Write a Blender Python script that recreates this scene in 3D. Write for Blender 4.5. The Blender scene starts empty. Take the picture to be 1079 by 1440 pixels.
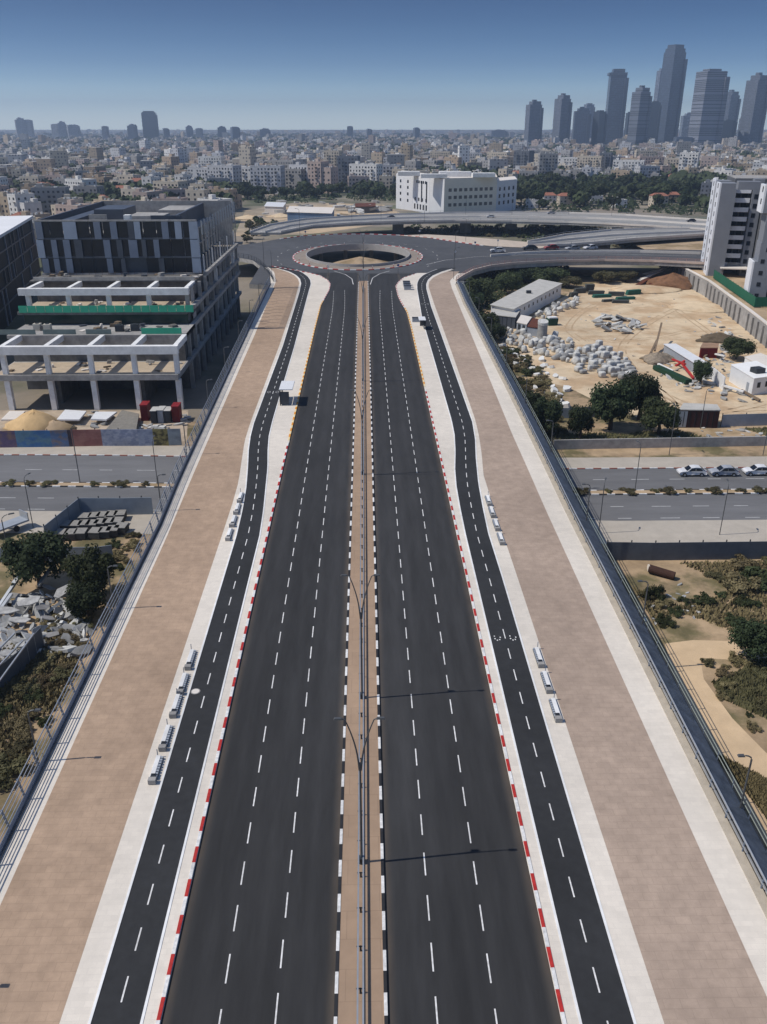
import bpy, math, random
from mathutils import Vector, Matrix
from mathutils.geometry import tessellate_polygon
R = math.radians
rng = random.Random(7)
S = bpy.context.scene
COL = S.collection
# ------------------------------------------------------------------ camera
F, Y0, CX, CY = 1180.0, 178.0, 539.5, 720.0
PITCH = math.atan((CY - Y0) / F)
YAW = math.atan(27.5 / math.hypot(F, CY - Y0))
H, XC = 50.0, 0.82
cp, sp, cw, sw = math.cos(PITCH), math.sin(PITCH), math.cos(YAW), math.sin(YAW)
VR = Vector((cw, -sw, 0)); VF = Vector((sw * cp, cw * cp, -sp)); VU = Vector((sw * sp, cw * sp, cp))
cam = bpy.data.cameras.new('camera'); camo = bpy.data.objects.new('camera', cam); COL.objects.link(camo)
cam.sensor_fit = 'VERTICAL'; cam.sensor_height = 24.0; cam.lens = F / 1440 * 24.0
cam.clip_start = 0.5; cam.clip_end = 40000
camo.matrix_world = Matrix.Translation((XC, 0, H)) @ Matrix((VR, VU, -VF)).transposed().to_4x4()
S.camera = camo
# ------------------------------------------------------------------ light
SUN_EL, SUN_AZ = R(53), R(264)
world = bpy.data.worlds.new('World'); S.world = world; world.use_nodes = True
nt = world.node_tree; nt.nodes.clear()
wo = nt.nodes.new('ShaderNodeOutputWorld'); bg = nt.nodes.new('ShaderNodeBackground')
sky = nt.nodes.new('ShaderNodeTexSky'); sky.sky_type = 'NISHITA'; sky.sun_disc = False
sky.sun_elevation = SUN_EL; sky.sun_rotation = SUN_AZ; sky.air_density = 1.0; sky.dust_density = 0.6; sky.ozone_density = 2.0
tc = nt.nodes.new('ShaderNodeTexCoord'); sx = nt.nodes.new('ShaderNodeSeparateXYZ')
rp = nt.nodes.new('ShaderNodeValToRGB'); mx = nt.nodes.new('ShaderNodeMix'); mx.data_type = 'RGBA'; mx.blend_type = 'MULTIPLY'; mx.inputs[0].default_value = 1
nt.links.new(tc.outputs['Generated'], sx.inputs[0]); nt.links.new(sx.outputs[2], rp.inputs[0])
e = rp.color_ramp.elements                      # the sky deepens quickly above the hazy horizon
e[0].position = 0.0; e[0].color = (2.3, 2.7, 3.3, 1)
e[1].position = 0.6; e[1].color = (0.75, 0.8, 0.9, 1)
for p, c in ((0.015, (1.5, 1.85, 2.4, 1)), (0.03, (.85, 1.12, 1.55, 1)), (0.045, (.48, .69, 1.05, 1)), (0.06, (.30, .46, .77, 1)), (0.08, (.195, .325, .575, 1)), (0.1, (.14, .245, .45, 1)), (0.122, (.108, .193, .367, 1)), (0.18, (.10, .18, .33, 1)), (0.32, (.3, .4, .55, 1))):
    n = e.new(p); n.color = c
nt.links.new(sky.outputs[0], mx.inputs[6]); nt.links.new(rp.outputs[0], mx.inputs[7])
nt.links.new(mx.outputs[2], bg.inputs[0]); bg.inputs[1].default_value = 0.125
nt.links.new(bg.outputs[0], wo.inputs[0])
sl = bpy.data.lights.new('sun', 'SUN'); sl.energy = 3.75; sl.angle = R(0.5); sl.color = (1.0, 0.94, 0.85)
so = bpy.data.objects.new('sun', sl); COL.objects.link(so)
sd = Vector((math.sin(SUN_AZ) * math.cos(SUN_EL), math.cos(SUN_AZ) * math.cos(SUN_EL), math.sin(SUN_EL)))
so.rotation_euler = sd.to_track_quat('Z', 'Y').to_euler()
S.view_settings.view_transform = 'Standard'; S.view_settings.look = 'None'; S.view_settings.exposure = 0.0; S.view_settings.gamma = 1.0
S.cycles.max_bounces = 5; S.cycles.diffuse_bounces = 3; S.cycles.volume_bounces = 0
# ------------------------------------------------------------------ geometry of the photograph
def ray(px, py): return VF + VR * ((px - CX) / F) + VU * (-(py - CY) / F)
def P(px, py, z=0.0):
    d = ray(px, py); t = (z - H) / d.z
    return (XC + d.x * t, d.y * t, z)
def proj(x, y, z):
    d = Vector((x - XC, y, z - H)); b = d.dot(VF)
    return CX + F * d.dot(VR) / b, CY - F * d.dot(VU) / b
def Zat(x, y, py):                              # height above (x, y) seen at picture row py
    lo, hi = -20.0, 400.0
    for _ in range(50):
        m = (lo + hi) / 2
        if proj(x, y, m)[1] > py: lo = m
        else: hi = m
    return lo
PR = [(0, 3.5), (31, 4.3), (77, 5.35), (113, 6.0), (160, 6.5), (197, 6.8), (250, 7.1), (9000, 7.1)]
def zd(y):
    if y < 0: return 3.5
    for (a, za), (b, zb) in zip(PR, PR[1:]):
        if y <= b: return za + (zb - za) * (y - a) / (b - a)
    return 7.1
def itp(t, y):
    if y <= t[0][0]: return t[0][1]
    for (a, xa), (b, xb) in zip(t, t[1:]):
        if y <= b: return xa + (xb - xa) * (y - a) / (b - a)
    return t[-1][1]
def lin(r, g, b):
    f = lambda c: (c / 255 / 12.92) if c <= 10 else ((c / 255 + 0.055) / 1.055) ** 2.4
    return (f(r), f(g), f(b))
# ------------------------------------------------------------------ materials
MATS = {}
def mat(name, col, rough=0.85, var=0.12, scale=0.6, metal=0.0, coords='pos', col2=None, big=0.0, bump=0.0, stretch=None, spec=0.3):
    """plain procedural material: base colour broken up by two noises of its own"""
    if name in MATS: return MATS[name]
    m = bpy.data.materials.new(name); m.use_nodes = True; t = m.node_tree; N = t.nodes; L = t.links
    b = N['Principled BSDF']; b.inputs['Roughness'].default_value = rough; b.inputs['Metallic'].default_value = metal
    b.inputs['Specular IOR Level'].default_value = spec
    if coords == 'pos': g = N.new('ShaderNodeNewGeometry').outputs['Position']
    else: g = N.new('ShaderNodeTexCoord').outputs['Object']
    if stretch:
        mp = N.new('ShaderNodeMapping'); mp.inputs['Scale'].default_value = stretch; L.new(g, mp.inputs[0]); g = mp.outputs[0]
    n1 = N.new('ShaderNodeTexNoise'); n1.inputs['Scale'].default_value = scale; n1.inputs['Detail'].default_value = 6; n1.inputs['Roughness'].default_value = 0.65
    L.new(g, n1.inputs['Vector'])
    r1 = N.new('ShaderNodeMapRange'); r1.inputs[1].default_value = 0.28; r1.inputs[2].default_value = 0.72
    r1.inputs[3].default_value = 1 - var; r1.inputs[4].default_value = 1 + var
    L.new(n1.outputs[0], r1.inputs[0]); fac = r1.outputs[0]
    if big:
        n2 = N.new('ShaderNodeTexNoise'); n2.inputs['Scale'].default_value = scale * 0.09; n2.inputs['Detail'].default_value = 4; L.new(g, n2.inputs['Vector'])
        r2 = N.new('ShaderNodeMapRange'); r2.inputs[1].default_value = 0.3; r2.inputs[2].default_value = 0.7; r2.inputs[3].default_value = 1 - big; r2.inputs[4].default_value = 1 + big
        L.new(n2.outputs[0], r2.inputs[0]); mm = N.new('ShaderNodeMath'); mm.operation = 'MULTIPLY'; L.new(fac, mm.inputs[0]); L.new(r2.outputs[0], mm.inputs[1]); fac = mm.outputs[0]
    if col2:
        n3 = N.new('ShaderNodeTexNoise'); n3.inputs['Scale'].default_value = scale * 0.35; n3.inputs['Detail'].default_value = 7; n3.inputs['Roughness'].default_value = 0.6; L.new(g, n3.inputs['Vector'])
        r3 = N.new('ShaderNodeMapRange'); r3.inputs[1].default_value = 0.46; r3.inputs[2].default_value = 0.58; L.new(n3.outputs[0], r3.inputs[0])
        mc = N.new('ShaderNodeMix'); mc.data_type = 'RGBA'; mc.inputs[6].default_value = (*col, 1); mc.inputs[7].default_value = (*col2, 1); L.new(r3.outputs[0], mc.inputs[0]); base = mc.outputs[2]
    else:
        rgb = N.new('ShaderNodeRGB'); rgb.outputs[0].default_value = (*col, 1); base = rgb.outputs[0]
    vm = N.new('ShaderNodeVectorMath'); vm.operation = 'SCALE'; L.new(base, vm.inputs[0]); L.new(fac, vm.inputs['Scale'])
    L.new(vm.outputs[0], b.inputs['Base Color'])
    if bump:
        bn = N.new('ShaderNodeBump'); bn.inputs['Strength'].default_value = bump; bn.inputs['Distance'].default_value = 0.3; L.new(n1.outputs[0], bn.inputs['Height']); L.new(bn.outputs[0], b.inputs['Normal'])
    MATS[name] = m; m['vm'] = vm.name
    return m
def paver(name, col, joint, bw, bh, var, big, rot=0.0):
    m = mat(name, col, 0.9, var, 0.9, big=big, spec=0.2); t = m.node_tree; N = t.nodes; L = t.links
    b = N['Principled BSDF']; g = N.new('ShaderNodeNewGeometry')
    mp = N.new('ShaderNodeMapping'); mp.inputs['Rotation'].default_value = (0, 0, rot); L.new(g.outputs['Position'], mp.inputs[0])
    bt = N.new('ShaderNodeTexBrick'); bt.inputs['Scale'].default_value = 1.0; bt.inputs['Brick Width'].default_value = bw; bt.inputs['Row Height'].default_value = bh
    bt.inputs['Mortar Size'].default_value = 0.025; bt.inputs['Mortar Smooth'].default_value = 0.4; bt.inputs['Bias'].default_value = 0.0
    bt.inputs['Color1'].default_value = (0.962, 0.962, 0.962, 1); bt.inputs['Color2'].default_value = (1.032, 1.03, 1.026, 1); bt.inputs['Mortar'].default_value = (joint, joint, joint, 1)
    L.new(mp.outputs[0], bt.inputs['Vector'])
    mm = N.new('ShaderNodeMix'); mm.data_type = 'RGBA'; mm.blend_type = 'MULTIPLY'; mm.inputs[0].default_value = 1
    vm = N[m['vm']]; L.new(vm.outputs[0], mm.inputs[6]); L.new(bt.outputs[0], mm.inputs[7]); L.new(mm.outputs[2], b.inputs['Base Color'])
    return m
def leafmat(name, col):
    m = mat(name, col, 0.7, 0.45, 0.9, coords='obj', spec=0.15); t = m.node_tree; N = t.nodes; L = t.links; b = N['Principled BSDF']
    oi = N.new('ShaderNodeObjectInfo'); hs = N.new('ShaderNodeHueSaturation'); r = N.new('ShaderNodeMapRange'); r.inputs[3].default_value = 0.7; r.inputs[4].default_value = 1.35
    L.new(oi.outputs['Random'], r.inputs[0]); L.new(r.outputs[0], hs.inputs['Value'])
    r2 = N.new('ShaderNodeMapRange'); r2.inputs[3].default_value = 0.485; r2.inputs[4].default_value = 0.515; L.new(oi.outputs['Random'], r2.inputs[0]); L.new(r2.outputs[0], hs.inputs['Hue'])
    L.new(N[m['vm']].outputs[0], hs.inputs['Color']); L.new(hs.outputs[0], b.inputs['Base Color'])
    tl = N.new('ShaderNodeBsdfTranslucent'); L.new(hs.outputs[0], tl.inputs[0]); ms = N.new('ShaderNodeMixShader'); ms.inputs[0].default_value = .35; L.new(b.outputs[0], ms.inputs[1]); L.new(tl.outputs[0], ms.inputs[2]); L.new(ms.outputs[0], N['Material Output'].inputs[0])
    return m
def winmat(name, spec_obj=True, attr=None, dark=(0.02, 0.025, 0.035), u=3.4, v=3.2, wu=(0.3, 0.72), wv=(0.32, 0.78), rough=0.8):
    """wall whose windows repeat along the UV measured in metres; wall colour from the object or from an attribute"""
    m = bpy.data.materials.new(name); m.use_nodes = True; t = m.node_tree; N = t.nodes; L = t.links; b = N['Principled BSDF']; b.inputs['Roughness'].default_value = rough
    if attr: a = N.new('ShaderNodeAttribute'); a.attribute_name = attr; wc = a.outputs['Color']
    else: wc = N.new('ShaderNodeObjectInfo').outputs['Color']
    uv = N.new('ShaderNodeUVMap'); sep = N.new('ShaderNodeSeparateXYZ'); L.new(uv.outputs[0], sep.inputs[0])
    def band(o, per, a0, a1):
        d = N.new('ShaderNodeMath'); d.operation = 'DIVIDE'; d.inputs[1].default_value = per; L.new(o, d.inputs[0])
        f = N.new('ShaderNodeMath'); f.operation = 'FRACT'; L.new(d.outputs[0], f.inputs[0])
        g1 = N.new('ShaderNodeMath'); g1.operation = 'GREATER_THAN'; g1.inputs[1].default_value = a0; L.new(f.outputs[0], g1.inputs[0])
        g2 = N.new('ShaderNodeMath'); g2.operation = 'LESS_THAN'; g2.inputs[1].default_value = a1; L.new(f.outputs[0], g2.inputs[0])
        mm = N.new('ShaderNodeMath'); mm.operation = 'MULTIPLY'; L.new(g1.outputs[0], mm.inputs[0]); L.new(g2.outputs[0], mm.inputs[1])
        fl = N.new('ShaderNodeMath'); fl.operation = 'FLOOR'; L.new(d.outputs[0], fl.inputs[0])
        return mm.outputs[0], fl.outputs[0]
    bu, fu = band(sep.outputs[0], u, *wu); bv, fv = band(sep.outputs[1], v, *wv)
    mm = N.new('ShaderNodeMath'); mm.operation = 'MULTIPLY'; L.new(bu, mm.inputs[0]); L.new(bv, mm.inputs[1])
    cb = N.new('ShaderNodeCombineXYZ'); L.new(fu, cb.inputs[0]); L.new(fv, cb.inputs[1])
    wn = N.new('ShaderNodeTexWhiteNoise'); wn.noise_dimensions = '2D'; L.new(cb.outputs[0], wn.inputs['Vector'])
    gt = N.new('ShaderNodeMath'); gt.operation = 'GREATER_THAN'; gt.inputs[1].default_value = 0.22; L.new(wn.outputs[0], gt.inputs[0])
    m2 = N.new('ShaderNodeMath'); m2.operation = 'MULTIPLY'; L.new(mm.outputs[0], m2.inputs[0]); L.new(gt.outputs[0], m2.inputs[1])
    mc = N.new('ShaderNodeMix'); mc.data_type = 'RGBA'; L.new(m2.outputs[0], mc.inputs[0]); L.new(wc, mc.inputs[6]); mc.inputs[7].default_value = (*dark, 1)
    L.new(mc.outputs[2], b.inputs['Base Color'])
    return m
def objcol(name, rough=0.85, var=0.15, scale=0.7):
    m = mat(name, (1, 1, 1), rough, var, scale, coords='obj', spec=0.2); t = m.node_tree; oi = t.nodes.new('ShaderNodeObjectInfo')
    t.links.new(oi.outputs['Color'], t.nodes[m['vm']].inputs[0]); return m
ASPH = mat('new_asphalt', (0.034, 0.034, 0.035), 0.88, 0.2, 1.2, big=0.28, stretch=(1, 0.12, 1), spec=0.25)
def dusty(m, xs, dust):
    t = m.node_tree; N = t.nodes; L = t.links; b = N['Principled BSDF']; g = N.new('ShaderNodeNewGeometry'); sp_ = N.new('ShaderNodeSeparateXYZ'); L.new(g.outputs['Position'], sp_.inputs[0])
    nz = N.new('ShaderNodeTexNoise'); nz.inputs['Scale'].default_value = .35; nz.inputs['Detail'].default_value = 6; L.new(g.outputs['Position'], nz.inputs['Vector'])
    acc = None
    for x in xs:
        d = N.new('ShaderNodeMath'); d.operation = 'SUBTRACT'; d.inputs[1].default_value = x; L.new(sp_.outputs[0], d.inputs[0])
        a = N.new('ShaderNodeMath'); a.operation = 'ABSOLUTE'; L.new(d.outputs[0], a.inputs[0])
        r = N.new('ShaderNodeMapRange'); r.interpolation_type = 'SMOOTHSTEP'; r.inputs[1].default_value = 0.0; r.inputs[2].default_value = .7; r.inputs[3].default_value = 1.0; r.inputs[4].default_value = 0.0; L.new(a.outputs[0], r.inputs[0])
        if acc is None: acc = r.outputs[0]
        else:
            m_ = N.new('ShaderNodeMath'); m_.operation = 'MAXIMUM'; L.new(acc, m_.inputs[0]); L.new(r.outputs[0], m_.inputs[1]); acc = m_.outputs[0]
    k = N.new('ShaderNodeMath'); k.operation = 'MULTIPLY'; L.new(acc, k.inputs[0]); L.new(nz.outputs[0], k.inputs[1])
    k2 = N.new('ShaderNodeMath'); k2.operation = 'MULTIPLY'; k2.inputs[1].default_value = .42; L.new(k.outputs[0], k2.inputs[0])
    # wheel polished tracks
    wv = N.new('ShaderNodeMath'); wv.operation = 'SINE'; s2 = N.new('ShaderNodeMath'); s2.operation = 'MULTIPLY'; s2.inputs[1].default_value = 3.95; L.new(sp_.outputs[0], s2.inputs[0]); L.new(s2.outputs[0], wv.inputs[0])
    wr = N.new('ShaderNodeMapRange'); wr.inputs[1].default_value = -1; wr.inputs[2].default_value = 1; wr.inputs[3].default_value = .95; wr.inputs[4].default_value = 1.06; L.new(wv.outputs[0], wr.inputs[0])
    vs = N.new('ShaderNodeVectorMath'); vs.operation = 'SCALE'; L.new(N[m['vm']].outputs[0], vs.inputs[0]); L.new(wr.outputs[0], vs.inputs['Scale'])
    mc = N.new('ShaderNodeMix'); mc.data_type = 'RGBA'; mc.inputs[7].default_value = (*dust, 1); L.new(vs.outputs[0], mc.inputs[6]); L.new(k2.outputs[0], mc.inputs[0]); L.new(mc.outputs[2], b.inputs['Base Color'])
dusty(ASPH, (-11.0, -1.3, 1.7, 11.4), lin(128, 112, 94))
ASPHB = mat('lane_asphalt', (0.030, 0.031, 0.033), 0.9, 0.15, 1.5, big=0.15, spec=0.25)
ASPHO = mat('worn_asphalt', (0.135, 0.135, 0.138), 0.9, 0.14, 0.6, big=0.2, stretch=(0.2, 1, 1))
ASPHR = mat('roundabout_asphalt', (0.075, 0.077, 0.082), 0.9, 0.16, 0.35, big=0.2)
CONC = mat('pale_concrete', lin(216, 209, 200), 0.85, 0.05, 1.0, big=0.06)
WPAVE = paver('white_pavers', lin(211, 203, 191), 0.95, 0.8, 0.4, 0.07, 0.1)
BRL = paver('tan_pavers', lin(165, 142, 121), 0.87, 1.0, 0.6, 0.16, 0.14)
BRR = paver('taupe_pavers', lin(164, 146, 131), 0.87, 1.0, 0.6, 0.15, 0.11)
MEDP = paver('median_pavers', lin(158, 135, 114), 0.80, 1.4, 2.0, 0.08, 0.1)
WHITE = mat('white_paint', (0.66, 0.655, 0.64), 0.75, 0.28, 3.5, big=0.12)
CREAM = mat('cream_paint', lin(226, 206, 160), 0.7, 0.14, 2.5)
RED = mat('red_paint', lin(172, 46, 42), 0.7, 0.3, 2.5)
BLACKP = mat('black_paint', (0.022, 0.022, 0.024), 0.6, 0.2, 3)
YEL = mat('orange_paint', lin(214, 142, 38), 0.7, 0.2, 2.5)
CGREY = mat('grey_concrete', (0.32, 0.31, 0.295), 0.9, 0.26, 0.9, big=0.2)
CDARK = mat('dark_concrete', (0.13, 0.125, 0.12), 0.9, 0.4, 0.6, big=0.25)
CWHITE = mat('white_concrete', (0.72, 0.72, 0.71), 0.85, 0.14, 0.9, big=0.12)
STEEL = mat('galvanised_steel', (0.42, 0.44, 0.46), 0.45, 0.1, 2, metal=0.6)
BSTEEL = mat('blue_grey_steel', (0.16, 0.2, 0.27), 0.4, 0.12, 2, metal=0.3)
DSTEEL = mat('dark_steel', (0.045, 0.05, 0.058), 0.5, 0.2, 2, metal=0.3)
GLASS = mat('dark_glass', (0.012, 0.016, 0.024), 0.2, 0.4, 0.25, spec=0.25)
PANEL = mat('grey_blue_cladding', (0.30, 0.35, 0.43), 0.5, 0.1, 0.5)
PANELD = mat('dark_cladding', (0.07, 0.08, 0.10), 0.45, 0.2, 0.4)
GREENG = mat('green_mesh_guard', lin(60, 168, 134), 0.5, 0.1, 0.6)
GREEND = mat('dark_green_hoarding', lin(24, 92, 68), 0.6, 0.14, 0.5)
SAND = mat('yard_sand', lin(202, 182, 152), 0.95, 0.16, 0.3, big=0.14, col2=lin(184, 158, 126), bump=0.4)
DIRT = mat('dry_dirt', lin(172, 150, 122), 0.95, 0.2, 0.3, big=0.2, col2=lin(142, 122, 92), bump=0.3)
SCRUB = mat('scrubby_soil', lin(160, 138, 110), 0.95, 0.3, 0.35, big=0.25, col2=lin(104, 96, 68), bump=0.3)
CITYG = mat('city_ground', lin(140, 130, 116), 0.95, 0.3, 0.03, big=0.2, col2=lin(84, 88, 66))
PAVEG = mat('street_pavement', lin(172, 164, 152), 0.9, 0.1, 0.5, big=0.1)
RUST = mat('rusty_brown', lin(92, 52, 36), 0.9, 0.3, 0.8)
MAROON = mat('dark_maroon', lin(58, 32, 32), 0.7, 0.2, 0.6)
REDC = mat('red_container', lin(128, 30, 34), 0.6, 0.15, 0.8)
WMETAL = mat('white_sheet_metal', (0.70, 0.71, 0.72), 0.5, 0.06, 0.8)
GMETAL = mat('grey_sheet_metal', (0.30, 0.33, 0.37), 0.5, 0.12, 0.7)
ROOFG = mat('dusty_roof', (0.45, 0.44, 0.41), 0.9, 0.15, 0.5)
STONE = mat('white_stone', (0.50, 0.50, 0.48), 0.9, 0.3, 1.2, coords='obj', bump=0.3)
STONEG = mat('grey_stone', (0.30, 0.30, 0.29), 0.9, 0.25, 1.0, coords='obj', bump=0.3)
BARK = mat('bark', (0.09, 0.07, 0.05), 0.95, 0.3, 2, coords='obj')
LEAF = leafmat('green_leaves', (0.062, 0.076, 0.034))
LEAFD = leafmat('dark_leaves', (0.046, 0.063, 0.030))
LEAFO = leafmat('olive_leaves', (0.125, 0.115, 0.06))
RUBBER = mat('rubber', (0.015, 0.015, 0.016), 0.8, 0.2, 3)
# ------------------------------------------------------------------ mesh builder
class MB:
    def __init__(s): s.v = []; s.f = []; s.m = []; s.uv = []
    def face(s, pts, m=0):
        i = len(s.v); s.v += [tuple(p) for p in pts]; s.f.append(tuple(range(i, i + len(pts)))); s.m.append(m)
    def box(s, x0, x1, y0, y1, z0, z1, m=0, top=None):
        s.pris([(x0, y0), (x1, y0), (x1, y1), (x0, y1)], z0, z1, m, top)
        return s
    def obox(s, cx, cy, z0, w, d, h, rot=0, m=0, top=None, taper=1.0):
        c, n = math.cos(rot), math.sin(rot); q = [(-w / 2, -d / 2), (w / 2, -d / 2), (w / 2, d / 2), (-w / 2, d / 2)]
        s.pris([(cx + a * c - b * n, cy + a * n + b * c) for a, b in q], z0, z0 + h, m, top, [(cx + (a * c - b * n) * taper, cy + (a * n + b * c) * taper) for a, b in q])
        return s
    def pris(s, poly, z0, z1, m=0, top=None, poly2=None):
        """upright prism; z0, z1 numbers or functions of (x, y)"""
        f0 = z0 if callable(z0) else (lambda x, y: z0); f1 = z1 if callable(z1) else (lambda x, y: z1)
        p2 = poly2 or poly; n = len(poly); i = len(s.v)
        s.v += [(x, y, f0(x, y)) for x, y in poly] + [(x, y, f1(x, y)) for x, y in p2]
        for k in range(n):
            j = (k + 1) % n; s.f.append((i + k, i + j, i + n + j, i + n + k)); s.m.append(m)
        if n <= 4:
            s.f.append(tuple(i + n + k for k in range(n))); s.m.append(m if top is None else top)
            s.f.append(tuple(i + k for k in reversed(range(n)))); s.m.append(m)
        else:
            for t in tessellate_polygon([[Vector((x, y, 0)) for x, y in poly]]):
                s.f.append(tuple(i + n + k for k in t)); s.m.append(m if top is None else top)
        return s
    def poly(s, rings, z, m=0):
        fz = z if callable(z) else (lambda x, y: z); i = len(s.v); flat = [p for r in rings for p in r]
        s.v += [(x, y, fz(x, y)) for x, y in flat]
        for t in tessellate_polygon([[Vector((x, y, 0)) for x, y in r] for r in rings]):
            a, b, c = (flat[k] for k in t)
            if (b[0] - a[0]) * (c[1] - a[1]) - (b[1] - a[1]) * (c[0] - a[0]) < 0: t = (t[0], t[2], t[1])
            s.f.append(tuple(i + k for k in t)); s.m.append(m)
        return s
    def tube(s, path, r, n=8, m=0, r1=None, cap=True):
        path = [Vector(p) for p in path]; k = len(path); i0 = len(s.v)
        for a, p in enumerate(path):
            d = (path[min(a + 1, k - 1)] - path[max(a - 1, 0)]).normalized()
            u = d.cross(Vector((0, 0, 1)) if abs(d.z) < 0.9 else Vector((1, 0, 0))).normalized(); w = d.cross(u)
            rr = r if r1 is None else r + (r1 - r) * a / (k - 1)
            for q in range(n):
                t = 2 * math.pi * q / n; s.v.append(tuple(p + u * (rr * math.cos(t)) + w * (rr * math.sin(t))))
        for a in range(k - 1):
            for q in range(n):
                j = (q + 1) % n; b = i0 + a * n; s.f.append((b + q, b + j, b + n + j, b + n + q)); s.m.append(m)
        if cap:
            s.f.append(tuple(i0 + q for q in reversed(range(n)))); s.m.append(m)
            s.f.append(tuple(i0 + (k - 1) * n + q for q in range(n))); s.m.append(m)
        return s
    def beam(s, a, b, w, h, m=0):
        """rectangular bar from a to b, width w across, height h"""
        a = Vector(a); b = Vector(b); d = (b - a).normalized()
        u = d.cross(Vector((0, 0, 1)));
        u = (Vector((1, 0, 0)) if u.length < 1e-4 else u.normalized()) * (w / 2); k = u.cross(d).normalized() * (h / 2); i = len(s.v)
        for p in (a, b): s.v += [tuple(p - u - k), tuple(p + u - k), tuple(p + u + k), tuple(p - u + k)]
        for q in ((0, 1, 2, 3), (7, 6, 5, 4), (0, 4, 5, 1), (1, 5, 6, 2), (2, 6, 7, 3), (3, 7, 4, 0)):
            s.f.append(tuple(i + x for x in q)); s.m.append(m)
        return s
    def loft(s, secs, m=0, cap=True):
        """rings of equal length"""
        i = len(s.v); n = len(secs[0])
        for r in secs: s.v += [tuple(p) for p in r]
        for a in range(len(secs) - 1):
            for q in range(n):
                j = (q + 1) % n; b = i + a * n; s.f.append((b + q, b + j, b + n + j, b + n + q)); s.m.append(m)
        if cap:
            s.f.append(tuple(i + q for q in reversed(range(n)))); s.m.append(m); s.f.append(tuple(i + (len(secs) - 1) * n + q for q in range(n))); s.m.append(m)
        return s
    def mesh(s, name, mats, smooth=False):
        me = bpy.data.meshes.new(name); me.from_pydata(s.v, [], s.f)
        for x in (mats if isinstance(mats, (list, tuple)) else [mats]): me.materials.append(x)
        me.polygons.foreach_set('material_index', s.m)
        if smooth: me.polygons.foreach_set('use_smooth', [True] * len(s.f))
        me.update(); return me
    def build(s, name, mats, parent=None, smooth=False, bevel=0.0):
        o = bpy.data.objects.new(name, s.mesh(name, mats, smooth)); COL.objects.link(o)
        if parent: o.parent = parent
        if bevel:
            b = o.modifiers.new('bevel', 'BEVEL'); b.width = bevel; b.segments = 2; b.limit_method = 'ANGLE'
        return o
def tag(o, label=None, cat=None, group=None, kind=None):
    if label: o['label'] = label
    if cat: o['category'] = cat
    if group: o['group'] = group
    if kind or cat: o['kind'] = kind or 'thing'
    return o
def thing(name, label, cat, loc=(0, 0, 0), rz=0.0, group=None):
    o = bpy.data.objects.new(name, None); COL.objects.link(o); o.location = loc; o.rotation_euler = (0, 0, rz); o.empty_display_size = 0.5
    return tag(o, label, cat, group)
def dup(root, loc, rz=0.0, label=None, group=None, scale=None):
    r = root.copy(); COL.objects.link(r); r.location = loc; r.rotation_euler = (0, 0, rz)
    if label: r['label'] = label
    if group: r['group'] = group
    if scale: r.scale = scale if isinstance(scale, (tuple, list)) else (scale,) * 3
    for ch in KIDS.get(root.name, [c for c in root.children]):
        c = ch.copy(); COL.objects.link(c); c.parent = r
        for g in KIDS.get(ch.name, []):
            d = g.copy(); COL.objects.link(d); d.parent = c
    return r
KIDS = {}
def keep(root):
    kids = [o for o in COL.objects if o.parent == root]; KIDS[root.name] = kids
    for k in kids: KIDS[k.name] = [o for o in COL.objects if o.parent == k]
    return root
def struct(name, mb, mats, **k): return tag(mb.build(name, mats, **k), kind='structure')
ORD = 'first second third fourth fifth sixth seventh eighth ninth tenth eleventh twelfth thirteenth fourteenth fifteenth sixteenth seventeenth eighteenth nineteenth twentieth'.split()
def nth(i, n):
    return ORD[i] if i < 20 else str(i + 1) + ('st' if (i + 1) % 10 == 1 else 'nd' if (i + 1) % 10 == 2 else 'rd' if (i + 1) % 10 == 3 else 'th')
def strip(mb, L, Rr, y0, y1, dz, step=3.0, m=0):
    """sheet along the bridge between two edge tables (y, x)"""
    n = max(1, int(math.ceil((y1 - y0) / step))); i = len(mb.v)
    for k in range(n + 1):
        y = y0 + (y1 - y0) * k / n; xl = itp(L, y) if isinstance(L, list) else L; xr = itp(Rr, y) if isinstance(Rr, list) else Rr
        mb.v += [(xl, y, zd(y) + dz), (xr, y, zd(y) + dz)]
    for k in range(n): mb.f.append((i + 2 * k, i + 2 * k + 1, i + 2 * k + 3, i + 2 * k + 2)); mb.m.append(m)
    return mb
def resample(path, step):
    out = [Vector(path[0])]; acc = 0.0
    for a, b in zip(path, path[1:]):
        a = Vector(a); b = Vector(b); L = (b - a).length; t = step - acc
        while t <= L: out.append(a.lerp(b, t / L)); t += step
        acc = (acc + L) % step if L else acc
    return out
def kerb(mb, path, w, h, step, zf, mats=(0, 1), i0=0):
    pts = resample([(x, y) for x, y in path], step); n = len(pts)
    nor = []
    for k in range(n):
        d = (pts[min(k + 1, n - 1)] - pts[max(k - 1, 0)]).normalized(); nor.append(Vector((-d.y, d.x)) * (w / 2))
    for k in range(n - 1):
        a, b, na, nb = pts[k], pts[k + 1], nor[k], nor[k + 1]
        mb.pris([tuple(a - na), tuple(b - nb), tuple(b + nb), tuple(a + na)], lambda x, y: zf(y) - 0.05, lambda x, y: zf(y) + h, mats[(k + i0) % len(mats)])
    return mb
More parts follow.
